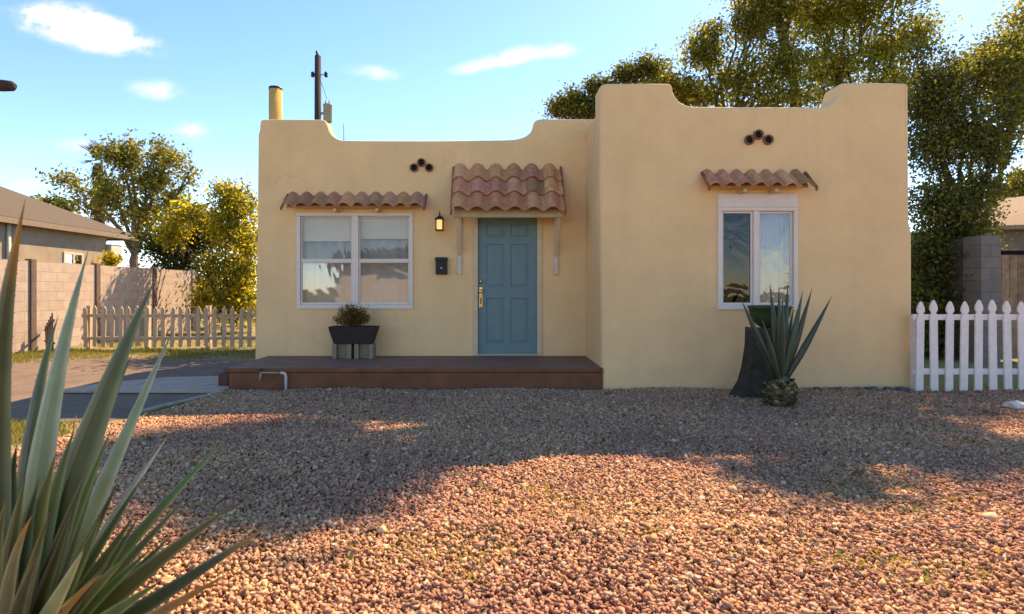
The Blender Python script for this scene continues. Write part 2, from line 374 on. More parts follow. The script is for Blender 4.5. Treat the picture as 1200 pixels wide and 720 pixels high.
# gravel bed base sheet + stones
gb = mat('gravel_base', (.27, .16, .11), 1, 22, .45, .9, 60, dist=.03)
bed_edge = [(-3.55, 1.2), (-3.75, 3.2), (-3.68, 4.3), (-3.5, 5.4), (-3.38, 6.3), (-3.36, 6.96)]
g = MB(); pts = bed_edge + [(11, 6.96), (11, .2), (-3.4, .2)]
g.add([(x, y, .006) for x, y in pts], [tuple(range(len(pts)))[::-1]])
tag(g.build('gravel_bed', gb), kind='structure')
def edge_x(y):
    return np.interp(y, [p[1] for p in bed_edge], [p[0] for p in bed_edge])
cube = np.array([(-1,-1,-1),(1,-1,-1),(1,1,-1),(-1,1,-1),(-1,-1,1),(1,-1,1),(1,1,1),(-1,1,1)]) * .62
cubef = np.array([(0,2,1),(0,3,2),(4,5,6),(4,6,7),(0,1,5),(0,5,4),(1,2,6),(1,6,5),(2,3,7),(2,7,6),(3,0,4),(3,4,7)])
phi = (1 + 5 ** .5) / 2
ico = np.array([(-1,phi,0),(1,phi,0),(-1,-phi,0),(1,-phi,0),(0,-1,phi),(0,1,phi),(0,-1,-phi),(0,1,-phi),(phi,0,-1),(phi,0,1),(-phi,0,-1),(-phi,0,1)]) / math.sqrt(1+phi*phi)
icof = np.array([(0,11,5),(0,5,1),(0,1,7),(0,7,10),(0,10,11),(1,5,9),(5,11,4),(11,10,2),(10,7,6),(7,1,8),(3,9,4),(3,4,2),(3,2,6),(3,6,8),(3,8,9),(4,9,5),(2,4,11),(6,2,10),(8,6,7),(9,8,1)])
def stones(n, y0, y1, size, zl):
    y = y0 + (y1 - y0) * rng.random(n * 4)
    x = -4 + 12.5 * rng.random(n * 4)
    ok = (x > edge_x(y) + .03) & (np.abs(x) < y * 1.02 + 1.3) & ~((x < 1.35) & (y > 6.93)) & (y < 6.95)
    x, y = x[ok][:n], y[ok][:n]; k = len(x)
    s = size * np.exp(rng.normal(0, .30, k))
    v = cube[None] + rng.normal(0, .24, (k, 8, 3))
    v = v * (s[:, None] * np.stack([1 + .35 * rng.random(k), np.ones(k), .55 + .3 * rng.random(k)], 1))[:, None, :]
    q = rng.normal(size=(k, 4)); q[:, 1:3] *= .45; q /= np.linalg.norm(q, axis=1)[:, None]
    w, a, b2, c = q.T
    Rm = np.stack([1-2*(b2*b2+c*c), 2*(a*b2-c*w), 2*(a*c+b2*w), 2*(a*b2+c*w), 1-2*(a*a+c*c), 2*(b2*c-a*w), 2*(a*c-b2*w), 2*(b2*c+a*w), 1-2*(a*a+b2*b2)], 1).reshape(k, 3, 3)
    v = np.einsum('kij,kvj->kvi', Rm, v)
    und = .014 * np.sin(x * 3.1 + np.sin(y * 2)) * np.cos(y * 2.7) + .014
    v += np.stack([x, y, s * .35 + zl * rng.random(k) + und], 1)[:, None, :]
    pal = np.array([(.47,.255,.165),(.52,.315,.195),(.42,.22,.145),(.53,.36,.23),(.33,.19,.135),(.55,.42,.30),(.46,.28,.19),(.49,.245,.14),(.25,.15,.11)])
    pw = np.array([.2,.19,.15,.12,.08,.06,.1,.06,.04]); 
    col = pal[rng.choice(len(pal), k, p=pw/pw.sum())] * (.82 + .36 * rng.random(k))[:, None]
    lf = np.sin(x*1.7 + 1.3*np.sin(y*1.1)) * np.sin(y*2.3 + np.sin(x*.9)) + .6*np.sin(x*4.1 + y*3.3) * np.sin(y*5.2 - x)
    col = col * (1 + .10*lf)[:, None] * np.stack([np.full(k, 1.22), 1.12 + .04*lf, 1.0 - .03*lf], 1)
    return v.reshape(-1, 3), (cubef[None] + 8 * np.arange(k)[:, None, None]).reshape(-1, 3), np.repeat(col, 8, 0)
parts = [stones(52000, 1.6, 3.0, .0089, .015), stones(115000, 2.9, 4.9, .0090, .013), stones(125000, 4.8, 6.95, .0091, .012)]
o_ = 0; V, Fc, C = [], [], []
for v, f, c in parts: V.append(v); Fc.append(f + o_); C.append(c); o_ += len(v)
stm = mat('gravel_stone', (1, 1, 1), .95, 70, .22, .4, 150, attr=True, dist=.004, spec=.1)
tag(np_mesh('gravel', np.concatenate(V), np.concatenate(Fc), np.concatenate(C), stm, nv=3), kind='stuff')

# driveway (bare dirt and old asphalt), walk, kerb
dm = mat('driveway_dirt', (.165, .118, .082), .97, 3, .22, .5, 30, dist=.02, patch=((.22, .16, .11), 1.2, .5, .72))  # dirt colour lowered further to stand in for missing tree shade
g = MB(); pts = [(-16, 5.35), (-3.72, 5.3), (-3.40, 6.3), (-3.38, 7.0), (-3.5, 8.25), (-3.6, 9.7), (-9.3, 10.6), (-16, 10.6)]
g.add([(x, y, .005) for x, y in pts], [tuple(range(len(pts)))]); tag(g.build('driveway', dm), kind='structure')
g = MB(); q = [G(150, 461), G(262, 460), G(262, 436), G(300, 427), G(300, 424), G(235, 433)]
g = MB(); pts = [(-5.3, 6.75), (-3.32, 6.72), (-3.32, 7.95), (-4.55, 7.75), (-5.1, 7.3)]
g.add([(x, y, .01) for x, y in pts] + [(x, y, .05) for x, y in pts], [tuple(range(4, -1, -1)), tuple(range(5, 10))] + [(i, (i+1) % 5, 5 + (i+1) % 5, 5 + i) for i in range(5)])
tag(g.build('path', M['concrete'], bevel=.01), kind='structure')
g = MB(); ke = [G(158, 487), G(190, 478), G(222, 471), G(252, 463)]
for i in range(3):
    a, b_ = ke[i], ke[i+1]; n_ = Vector((-(b_-a).y, (b_-a).x, 0)).normalized() * .035
    g.add([a-n_, b_-n_*.96, b_+n_*.96, a+n_] + [p + Vector((0, 0, .035)) for p in (a-n_, b_-n_*.96, b_+n_*.96, a+n_)], [(3,2,1,0),(4,5,6,7),(0,1,5,4),(1,2,6,5),(2,3,7,6),(3,0,4,7)])
tag(g.build('kerb', M['kerbm'], bevel=.012), kind='structure')

# grass and weeds: blades
def blades(name, spots, m, cols, hmin, hmax, lean=.5, w=.004):
    Vs, Cs = [], []
    for (cx, cy, rx, ry, n) in spots:
        x = cx + rx * rng.normal(0, .5, n); y = cy + ry * rng.normal(0, .5, n)
        h = hmin + (hmax - hmin) * rng.random(n); t = rng.random(n) * 2 * math.pi; l = lean * h * rng.random(n)
        a = rng.random(n) * math.pi; dx, dy = np.cos(a) * w, np.sin(a) * w
        z0 = np.zeros(n) + .004
        p0 = np.stack([x - dx, y - dy, z0], 1); p1 = np.stack([x + dx, y + dy, z0], 1)
        tip = np.stack([x + l * np.cos(t), y + l * np.sin(t), h], 1)
        Vs.append(np.stack([p0, p1, tip], 1).reshape(-1, 3))
        col = np.array(cols)[rng.integers(0, len(cols), n)] * (.7 + .6 * rng.random(n))[:, None]
        Cs.append(np.repeat(col, 3, 0))
    V = np.concatenate(Vs)
    return tag(np_mesh(name, V, np.arange(len(V)).reshape(-1, 3), np.concatenate(Cs), m, nv=3), kind='stuff')
gc = [(.20, .21, .045), (.30, .27, .07), (.36, .29, .12), (.15, .18, .04)]
sp = []
for k in range(70): sp.append((random.uniform(-9.2, -3.7), random.uniform(10.2, 11.9), .35, .25, 170))
for k in range(45): sp.append((random.uniform(-7.5, -3.8), random.uniform(4.35, 5.15), .25, .16, 190))
for k in range(20): sp.append((random.uniform(-9.2, -7.5), random.uniform(9.5, 11.5), .3, .3, 200))
for k in range(50): sp.append((random.uniform(-9.0, -4), random.uniform(12, 15), .5, .4, 120))
blades('grass', sp, M['grass'], gc, .02, .075, .8, .005)
sp = []
for (px, py, rx, n) in [(1000, 575, .35, 10), (880, 610, .4, 14), (1100, 620, .35, 10), (930, 655, .3, 10), (1170, 600, .3, 8), (640, 590, .35, 9), (690, 620, .3, 7), (760, 605, .3, 7),
                        (350, 640, .3, 9), (420, 655, .35, 10), (310, 705, .2, 7), (560, 660, .35, 7), (1000, 690, .3, 7), (1130, 690, .25, 6), (230, 620, .2, 6), (245, 660, .2, 7), (830, 580, .3, 6), (1050, 540, .4, 7), (520, 630, .3, 6)]:
    c = G(px, py)
    for k in range(n * 4): sp.append((c.x + random.gauss(0, rx), c.y + random.gauss(0, rx * .7), .09, .07, 16))
sp = [q for q in sp if q[1] > 2.35]
blades('weeds', sp, M['grass'], [(.32, .30, .06), (.40, .34, .08), (.28, .27, .05)], .016, .046, 1.4, .0075)

# dry leaf litter on the gravel
n = 2600; y = 2.5 + 4.3*rng.random(n)**.9; x = -3.6 + 11*rng.random(n); okl = (x > edge_x(y)) & ~((x < 1.35) & (y > 6.8)); x, y = x[okl], y[okl]; n = len(x)
a = rng.random(n)*6.28; L_ = .014 + .022*rng.random(n); zz = .030 + .014*rng.random(n)
d = np.stack([np.cos(a), np.sin(a), .5*rng.normal(size=n)], 1)*L_[:, None]; e = np.stack([-np.sin(a), np.cos(a), .5*rng.normal(size=n)], 1)*(L_*.45)[:, None]; c = np.stack([x, y, zz], 1)
cc = np.array([(.30, .21, .08), (.36, .27, .10), (.20, .12, .05), (.26, .25, .07), (.14, .085, .04)])[rng.integers(0, 5, n)]
tag(np_mesh('leaf_litter', np.stack([c-d, c+e, c+d, c-e], 1).reshape(-1, 3), np.arange(4*n).reshape(-1, 4), np.repeat(cc, 4, 0), M['grass']), kind='stuff')
# ---------------------------------------------------------------- HOUSE
house = thing('adobe_house', 'tan stucco house with stepped parapets, blue door and clay tile awnings', 'house', (0, 7, 0))
def boolean_cut(me, cuts):
    o = bpy.data.objects.new('tmp', me); COL.objects.link(o)
    cb = MB()
    for c in cuts: cb.box(*c)
    co = bpy.data.objects.new('cut', cb.mesh('cut')); COL.objects.link(co)
    md = o.modifiers.new('b', 'BOOLEAN'); md.object = co; md.operation = 'DIFFERENCE'; md.solver = 'EXACT'
    dg = bpy.context.evaluated_depsgraph_get()
    out = bpy.data.meshes.new_from_object(o.evaluated_get(dg))
    bpy.data.objects.remove(o); bpy.data.objects.remove(co)
    return out
def rounded(pts_y, y0, y1, w, seg=4):
    mb = MB(); mb.prism(pts_y, y0, y1); me = mb.mesh('t'); bm = bmesh.new(); bm.from_mesh(me)
    es = [e for e in bm.edges if len(e.link_faces) == 2 and any(len(f.verts) > 4 for f in e.link_faces) and e.calc_face_angle(0) > .8 and abs(e.verts[0].co.y - e.verts[1].co.y) < 1e-5 and max(v.co.z for v in e.verts) > .1]
    bmesh.ops.bevel(bm, geom=es, offset=w, segments=seg, affect='EDGES', profile=.5, clamp_overlap=False)
    bmesh.ops.recalc_face_normals(bm, faces=bm.faces)
    bm.to_mesh(me); bm.free(); return me
def smooth_pts(pts, it=2):
    return pts
def outline(pxs, Z): return [(wx(a, Z), wz(b, Z)) for a, b in pxs]
def arc(p0, p1, c, n=7):                             # quadratic curve p0 -> p1 with control c
    return [((1-t)**2*p0[0]+2*t*(1-t)*c[0]+t*t*p1[0], (1-t)**2*p0[1]+2*t*(1-t)*c[1]+t*t*p1[1]) for t in [i/n for i in range(n+1)]]
main_px = [(720, 139)] + arc((634, 139), (624.5, 147), (625.5, 139.5), 4) + arc((624.3, 148), (596, 163.6), (622, 162.5), 8) + \
          [(500, 164.6), (420, 164.2)] + arc((402, 164), (383.5, 146), (387, 162), 8) + arc((382.8, 145), (376, 139.5), (382, 139.8), 4) + [(330, 139.2)] + arc((309, 139.3), (304, 144), (304, 139.3), 3) + \
          [(303.4, 152), (301.8, 158), (300.6, 280), (298.4, 400), (297.4, 470), (720, 470)]
main_px = main_px[::-1]
wing_px = [(1070.3, 470), (1070, 275)] + arc((1069.8, 271), (1067, 258), (1067.2, 266), 4) + [(1066.5, 180)] + arc((1066, 102), (1060, 96.5), (1066, 96.5), 4) + [(1020, 96)] + arc((991, 96.3), (983.2, 104), (984, 96.5), 4) + \
          arc((982.5, 106), (962, 124.8), (980, 122.5), 8) + [(890, 124.6), (830, 124.2)] + arc((811, 124), (790, 108), (795, 121.5), 8) + arc((789.3, 106), (783, 97), (789, 97.2), 4) + [(750, 96.8)] + \
          arc((712, 97), (703, 106), (702.5, 97), 5) + [(702.6, 200), (704, 330), (706, 470)]
T = .28
bm = bmesh.new()
me1 = rounded([p for p in outline(main_px, ZB)][::-1], ZB, ZB + T, .05)
LW = (wx(349, ZB), wx(483, ZB), wz(361, ZB), wz(250.5, ZB))
DR = (wx(556.5, ZB), wx(633, ZB), .30, wz(250, ZB))
RW = (wx(842, ZF), wx(933, ZF), wz(362, ZF), wz(228, ZF))
me1 = boolean_cut(me1, [(LW[0], LW[1], ZB-1, ZB+1, LW[2], LW[3]), (DR[0], DR[1], ZB-1, ZB+1, -.5, DR[3])])
me2 = rounded([p for p in outline(wing_px, ZF)], ZF, ZF + .36, .055)
me2 = boolean_cut(me2, [(RW[0], RW[1], ZF-1, ZF+1, RW[2], RW[3])])
bm.from_mesh(me1); bm.from_mesh(me2)
sd = MB()
xl, xr, yb = wx(300.5, ZB) + .02, wx(1066, ZF) - .02, 11.3
xs = wx(703.2, ZF) + .03
def add_beveled(mb, w, seg=4):
    me = mb.mesh('t'); b2 = bmesh.new(); b2.from_mesh(me)
    es = [e for e in b2.edges if min(v.co.z for v in e.verts) > .5]
    bmesh.ops.bevel(b2, geom=es, offset=w, segments=seg, affect='EDGES', profile=.5)
    b2.to_mesh(me); b2.free(); bm.from_mesh(me)
a = MB(); a.box(xs, xs + .3, ZF + .3, yb - .1, -.1, wz(128, 7.3)); add_beveled(a, .07)
a = MB(); a.box(xr - .3, xr, ZF + .3, yb - .1, -.1, 3.5); add_beveled(a, .06)
a = MB(); a.box(xl, xl + .28, ZB + .2, yb - .1, -.1, 3.5); add_beveled(a, .06)
a = MB(); a.box(xl + .01, xr - .01, yb - .28, yb, -.1, 3.45); add_beveled(a, .06)
me = bpy.data.meshes.new('wall'); bm.to_mesh(me); bm.free()
me.transform(Matrix.Translation((0, -7, 0))); me.materials.append(M['stucco'])
wall = link('wall', me, house)
r = MB(); r.box(xl + .2, xs + .15, ZB + .2, yb - .2, 3.0, 3.12); r.box(xs + .16, xr - .2, ZF + .3, yb - .2, 3.0, 3.125); r.build('roof', M['roof'], house)
r = MB(); r.box(xl + .27, xr - .28, 10.2, 10.3, 0, 3); r.box(xl+.27, xr-.28, ZB+.27, 10.2, .2, .28); r.build('room_partition', M['room'], house)

# porch
p = MB(); pf = wx(268, ZF); pz = .287
p.box(pf, wx(705, ZF) + .01, ZF - .005, ZB + .02, -.05, pz - .06)
p.box(pf - .02, wx(705, ZF) + .012, ZF - .02, ZB + .021, pz - .058, pz)
po = p.build('porch', M['porch_side'], house, bevel=.012)
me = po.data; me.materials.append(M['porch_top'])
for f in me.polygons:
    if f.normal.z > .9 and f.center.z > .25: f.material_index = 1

# windows ---------------------------------------------------------------
def frame_box(mb, x0, x1, z0, z1, y0, y1, t, tt=None, tb=None):
    tt = tt or t; tb = tb or t
    mb.box(x0, x1, y0, y1, z1 - tt, z1); mb.box(x0, x1, y0, y1, z0, z0 + tb)
    mb.box(x0, x0 + t, y0, y1, z0 + tb, z1 - tt); mb.box(x1 - t, x1, y0, y1, z0 + tb, z1 - tt)
def win_left():
    x0, x1, z0, z1 = LW; y = ZB
    fr = MB(); e = .002
    frame_box(fr, x0 - .012, x1 + .012, z0 - .012, z1 + .012, y - .022, y + .06, .052, .05, .06)
    xm = wx(416.5, ZB); fr.box(xm - .048, xm + .048, y - .016, y + .05, z0 + .048, z1 - .038)
    w_ = fr.build('window', M['white'], house, bevel=.004)
    zm = wz(305.5, ZB)
    for k, (a, b_) in enumerate(((x0 + .04, xm - .048), (xm + .048, x1 - .04))):
        s_ = MB(); frame_box(s_, a + e, b_ - e, zm, z1 - .04, y + .018, y + .045, .018)          # upper sash
        s_.box(a + e, b_ - e, y + .005, y + .04, zm - .026, zm + .026)
        frame_box(s_, a + e, b_ - e, z0 + .05, zm - .027, y + .008, y + .036, .022, .01, .03)
        s_.build('sash', M['white'], w_, bevel=.003)
        gl = MB(); gl.box(a + .02, b_ - .02, y + .030, y + .033, zm + .02, z1 - .06); gl.build('pane', M['glass_s'], w_)
        gl = MB(); gl.box(a + .022, b_ - .022, y + .020, y + .023, z0 + .08, zm - .03); gl.build('pane', M['glass'], w_)
        zb = wz(281 if k == 0 else 278, ZB)
        bl = MB(); bl.box(a, b_, y + .075, y + .079, zb, z1 - .02); bl.box(a, b_, y + .070, y + .084, zb - .02, zb); bl.build('blind', M['blind'], w_)
    sh = MB(); nx = 60                                                                          # grey curtain with folds
    vs = []; 
    for i in range(nx + 1):
        x = x0 - .02 + (x1 - x0 + .04) * i / nx; yy = y + .14 + .018 * math.sin(i * 1.1) + .008 * math.sin(i * 2.7)
        vs += [(x, yy, z0 - .05), (x, yy, z1)]
    sh.add(vs, [(2*i, 2*i+2, 2*i+3, 2*i+1) for i in range(nx)], True); sh.build('curtain', M['sheer'], w_)
win_left()
def win_right():
    x0, x1, z0, z1 = RW; y = ZF
    fr = MB(); e = .002
    zt = wz(242, ZF)
    fr.box(x0 - .012, x1 + .012, y - .02, y + .05, zt - .012, z1 + .01)                          # tall white header
    frame_box(fr, x0 - .012, x1 + .012, z0 - .012, zt - .014, y - .024, y + .07, .05, .045, .06)
    xm = wx(886, ZF); fr.box(xm - .035, xm + .035, y - .012, y + .05, z0 + .049, zt - .06)
    w_ = fr.build('window', M['white'], house, bevel=.004)
    ins = [(x0 + .038, xm - .035), (xm + .035, x1 - .038)]
    for k, (a, b_) in enumerate(ins):
        s_ = MB(); frame_box(s_, a + e, b_ - e, z0 + .05, zt - .06, y + .01 + .01 * k, y + .045, .026); s_.build('sash', M['white'], w_, bevel=.003)
        gl = MB(); gl.box(a + .024, b_ - .024, y + .028, y + .031, z0 + .07, zt - .08); gl.build('pane', M['screen'] if k == 0 else M['glass_r'], w_)
    sh = MB(); vs = []
    for i in range(41):
        x = xm - .02 + (x1 - xm + .04) * i / 40; yy = y + .17 + .016 * math.sin(i * 1.3)
        vs += [(x, yy, z0 - .05), (x, yy, z1)]
    sh.add(vs, [(2*i, 2*i+2, 2*i+3, 2*i+1) for i in range(40)], True); sh.build('curtain', M['sheer'], w_)
win_right()

# door ------------------------------------------------------------------
x0, x1, z0, z1 = DR
t = MB(); frame_box(t, x0 - .03, x1 + .03, pz + .001, z1 + .03, ZB - .018, ZB + .14, .075, .06, .03)
tr = t.build('door_frame', M['trim'], house, bevel=.006)
d = MB(); a, b_, c, e = x0 + .047, x1 - .047, pz + .035, z1 - .034
yd = ZB + .035; w_ = b_ - a; hgt = e - c
def recess_panel(mb, px0, px1, pz0, pz1):           # moulded panel: a sunk groove round a raised field
    g_, dp = .02, .012
    rings = [(0, 0), (g_*.5, dp), (g_, dp), (g_*2.2, .003)]
    vs = []
    for q, dd in rings: vs += [(px0+q, yd+dd, pz0+q), (px1-q, yd+dd, pz0+q), (px1-q, yd+dd, pz1-q), (px0+q, yd+dd, pz1-q)]
    fs = [(4*r_+i, 4*r_+(i+1) % 4, 4*(r_+1)+(i+1) % 4, 4*(r_+1)+i) for r_ in range(3) for i in range(4)] + [(12, 13, 14, 15)]
    mb.add(vs, fs)
cols_ = [(a + .14*w_, a + .445*w_), (a + .555*w_, a + .86*w_)]
rows = [(c + .065*hgt + .02, c + .40*hgt), (c + .48*hgt, c + .795*hgt), (c + .845*hgt, c + .94*hgt)]
xsr = sorted({a, b_, *[v for q in cols_ for v in q]}); zsr = sorted({c, e, *[v for q in rows for v in q]})
for i in range(len(xsr)-1):
    for j in range(len(zsr)-1):
        if (xsr[i], xsr[i+1]) in cols_ and (zsr[j], zsr[j+1]) in rows: recess_panel(d, xsr[i], xsr[i+1], zsr[j], zsr[j+1])
        else: d.add([(xsr[i], yd, zsr[j]), (xsr[i+1], yd, zsr[j]), (xsr[i+1], yd, zsr[j+1]), (xsr[i], yd, zsr[j+1])], [(0, 1, 2, 3)])
d.box(a, b_, yd + .015, yd + .045, c, e)
do = d.build('door', M['door'], house)
hx = wx(563.5, ZB)
k = MB(); k.lathe([(0, -.03), (.022, -.03), (.026, -.012), (.03, 0)], (hx, yd, wz(330, ZB)), 16, 'y'); k.build('deadbolt', M['brass'], do)
k = MB(); k.box(hx - .022, hx + .022, yd - .012, yd, wz(361, ZB), wz(337, ZB)); k.tube([(hx, yd - .01, wz(340, ZB)), (hx, yd - .05, wz(343, ZB)), (hx, yd - .055, wz(350, ZB)), (hx, yd - .01, wz(357, ZB))], .012, 10)
k.lathe([(0, -.045), (.03, -.045), (.034, -.03), (.02, -.01), (.02, 0)], (hx, yd - .01, wz(341.5, ZB)), 16, 'y'); k.build('handle', M['brass'], do)
k = MB(); k.lathe([(0, -.022), (.016, -.022), (.02, 0)], (hx, yd, wz(358.5, ZB) - .02), 16, 'y'); k.build('lower_lock', M['brass'], do)
k = MB(); k.box(a - .01, b_ + .01, ZB - .03, ZB + .03, pz + .002, pz + .022); k.build('threshold', M['metalgrey'], tr)

# tile awnings ------------------------------------------------------------
def tile_rows(mb, x0, x1, n, rows, yw, zt, yf, zf, amp, lift, th=.014, jit=0):
    """barrel tiles: n humps over x0..x1, ROWS courses from the wall (yw, zt) down to the front (yf, zf)"""
    sl = Vector((0, yf - yw, zf - zt)); L_ = sl.length; sd_ = sl / L_; nr = Vector((0, sd_.z, -sd_.y));
    if nr.z < 0: nr = -nr
    pit = (x1 - x0) / n; ns = 12
    for r_ in range(rows):
        a0, a1 = r_ / rows * L_ - (.035 if r_ else 0), (r_ + 1) / rows * L_
        for k in range(n):
            q = .86 + .3 * random.random(); q *= random.choice((1, 1, .8, 1.15)); mb.col = (q, q * (.9 + .22 * random.random()), q * (.75 + .28 * random.random()))
            up = random.uniform(0, jit); sh = random.uniform(-jit, jit) * .8
            vs = []
            for top in (1, 0):
                for e in (0, 1):
                    for i in range(ns + 1):
                        u = i / ns; x = x0 + (k + u) * pit
                        s_ = math.sin(math.pi * min(1, u / .70)) ** .85 if u < .70 else -.34 * math.sin(math.pi * (u - .70) / .30)
                        h = amp * s_ + (lift * e) + up * e + (0 if top else -th)
                        pt = Vector((x, yw, zt)) + sd_ * ((a0, a1)[e] + sh * e) + nr * h
                        vs.append(pt)
            m_ = ns + 1; fs = []
            for i in range(ns):
                fs.append((i, m_+i, m_+i+1, i+1)); fs.append((2*m_+i, 2*m_+i+1, 3*m_+i+1, 3*m_+i))
                fs.append((m_+i, 3*m_+i, 3*m_+i+1, m_+i+1)); fs.append((i, i+1, 2*m_+i+1, 2*m_+i))
            fs += [(0, 2*m_, 3*m_, m_), (ns, m_+ns, 3*m_+ns, 2*m_+ns)]
            mb.add(vs, fs, False)
def awning(name, px0, px1, pyt, pyb, Z, dep, n, rows, amp, brackets):
    yf = Z - dep; zt, zf = wz(pyt, Z) - amp, wz(pyb, yf) + .02
    X0, X1 = wx(px0, yf), wx(px1, yf)
    t = MB(); tile_rows(t, X0, X1, n, rows, Z + .01, zt, yf, zf, amp, .03 if rows > 1 else .012, jit=.012)
    aw = t.build(name, M['tile'], house, tint=True)
    s = MB(); nn = Vector((0, yf - Z, zf - zt)).normalized()
    # sloping deck under the tiles and its front batten
    o1, o2 = -.055, -.08
    s.add([(X0+.03, Z-.002, zt+o1), (X1-.03, Z-.002, zt+o1), (X1-.03, yf+(.05 if brackets else .12), zf+(0 if brackets else .07)+o1*.8), (X0+.03, yf+(.05 if brackets else .12), zf+(0 if brackets else .07)+o1*.8), (X0+.03, Z-.002, zt+o2), (X1-.03, Z-.002, zt+o2), (X1-.03, yf+(.05 if brackets else .12), zf+(0 if brackets else .07)+o2*.9), (X0+.03, yf+(.05 if brackets else .12), zf+(0 if brackets else .07)+o2*.9)],
          [(0,3,2,1),(4,5,6,7),(0,1,5,4),(1,2,6,5),(2,3,7,6),(3,0,4,7)])
    if brackets: s.box(X0 + .02, X1 - .02, yf + .055, yf + .095, zf - .085, zf - .05)
    s.build('deck', M['deckm'], aw)
    # end caps: a dark tile edge turned down at each end
    for xx in (X0 - .004, X1 + .004):
        c = MB(); c.col = (.55, .5, .5)
        c.tube([Vector((xx, Z - .01, zt - .01)), Vector((xx, yf + .0, zf - .02)), Vector((xx - .006, yf - .002, zf - .055))], [.016, .018, .014], 8)
        c.build('edge_tile', M['tile'], aw, tint=True)
    if brackets:
        for px in (538, 652):
            xx = wx(px, ZB - .1); m_ = MB()
            m_.box(xx - .032, xx + .032, Z - .035, Z - .002, wz(322, Z), zt - .3); m_.build('bracket_post', M['cream'], aw, bevel=.004)
            m_ = MB(); z_a, z_b = wz(296, Z), zf - .07
            m_.add([(xx-.026, Z-.036, z_a-.05), (xx+.026, Z-.036, z_a-.05), (xx+.026, Z-.036, z_a+.02), (xx-.026, Z-.036, z_a+.02), (xx-.026, yf+.1, z_b-.04), (xx+.026, yf+.1, z_b-.04), (xx+.026, yf+.1, z_b+.03), (xx-.026, yf+.1, z_b+.03)],
                   [(0,1,2,3),(7,6,5,4),(0,4,5,1),(1,5,6,2),(2,6,7,3),(3,7,4,0)])
            m_.build('brace', M['trim'], aw, bevel=.004)
    else:
        for i in range(2):
            xx = X0 + (X1 - X0) * (.36 + .3 * i); m_ = MB(); m_.box(xx - .02, xx + .02, yf + .08, Z - .003, zf - .06, zf - .02); m_.build('rafter_end', M['trim'], aw)
awning('door_awning', 529, 662, 190, 249, ZB, .5, 6, 3, .068, True)
awning('window_awning', 330, 497, 224, 243.5, ZB, .26, 10, 1, .045, False)
awning('window_awning', 832, 957, 197.5, 220, ZF, .26, 7, 1, .042, False)

# clay vent pipes: three to a group
def vents(cs, Z, r):
    for px, py in cs:
        c = P(px, py, Z); m_ = MB()
        m_.lathe([(r*.72, .03), (r*.74, -.035), (r*.92, -.045), (r, -.035), (r*1.0, .03)], c, 18, 'y')
        v_ = m_.build('vent_pipe', M['clay'], house)
        m_ = MB(); m_.lathe([(0, -.004), (r*.75, -.004)], c, 18, 'y'); m_.build('bore_shade', M['dark'], v_)  # near-black disc paints the shade inside the pipe
vents([(485.5, 197), (494, 191), (503, 197)], ZB, .062)
vents([(877.5, 164.5), (888, 158.5), (899.5, 164.5)], ZF, .062)
# chimney pipe + antenna
ch = MB(); c = P(323, 140, ZB + .42); ch.lathe([(.1, -.9), (.1, wz(104, ZB+.42)-c.z), (.085, wz(104, ZB+.42)-c.z), (.085, .2), (0, .2)], c, 20)
co = ch.build('chimney', M['chim'], house)
m_ = MB(); zt = wz(104, ZB + .42); m_.lathe([(.085, .012), (.103, .012), (.103, -.022), (.1003, -.022)], (c.x, c.y, zt), 20); m_.build('chimney_cap', M['iron'], co)
m_ = MB(); m_.tube([(wx(403, 9), 9, 3.1), (wx(403, 9), 9, wz(146, 9))], .007, 6); m_.build('antenna', M['iron'], house)

# wall lantern, letter box -----------------------------------------------
lx, ly = wx(516, ZB), ZB - .11
ln = thing('wall_lantern', 'small black iron lantern lit amber on wall beside blue door', 'lantern', (lx, ZB, wz(262, ZB)))
zc = wz(264.5, ZB)
m_ = MB(); m_.lathe([(0, -.012), (.04, -.012), (.045, 0)], (lx, ZB - .001, zc + .1), 14, 'y'); m_.tube([(lx, ZB, zc + .1), (lx, ZB - .06, zc + .16), (lx, ly, zc + .17), (lx, ly, zc + .1)], .009, 8); m_.tube([(lx, ly, zc+.1), (lx, ly, zc+.21)], [.008, .003], 8); m_.build('arm', M['iron'], ln)
m_ = MB()
m_.add([(lx-.07, ly-.07, zc+.075), (lx+.07, ly-.07, zc+.075), (lx+.07, ly+.07, zc+.075), (lx-.07, ly+.07, zc+.075), (lx, ly, zc+.14)], [(3,2,1,0), (0,1,4), (1,2,4), (2,3,4), (3,0,4)])
m_.box(lx-.055, lx+.055, ly-.055, ly+.055, zc-.09, zc-.075)
for sx in (-1, 1):
    for sy in (-1, 1): m_.box(lx+sx*.05-.006, lx+sx*.05+.006, ly+sy*.05-.006, ly+sy*.05+.006, zc-.075, zc+.076)
m_.build('cage', M['iron'], ln)
m_ = MB(); m_.box(lx-.042, lx+.042, ly-.042, ly+.042, zc-.07, zc+.07); m_.build('lamp_glass', M['glow'], ln, bevel=.012)
mbx = thing('letter_box', 'small black wall letter box below lantern, left of blue door', 'letter box', (wx(517.5, ZB), ZB, wz(322, ZB)))
xa, xb, za, zb_ = wx(511, ZB), wx(524.5, ZB), wz(322, ZB), wz(302, ZB)
m_ = MB(); m_.box(xa, xb, ZB - .08, ZB - .001, za, zb_ - .05); m_.build('box_body', M['plastic'], mbx, bevel=.008)
m_ = MB(); m_.prism([(xa - .006, zb_ - .052), (xb + .006, zb_ - .052), (xb + .006, zb_ - .01), (xb - .01, zb_), (xa + .01, zb_), (xa - .006, zb_ - .01)], ZB - .092, ZB - .002); m_.build('lid', M['plastic'], mbx, bevel=.004)
m_ = MB(); m_.lathe([(0, -.006), (.012, -.006), (.014, 0)], (wx(517.8, ZB), ZB - .08, wz(314.5, ZB)), 12, 'y'); m_.build('lock', M['pvc'], mbx)

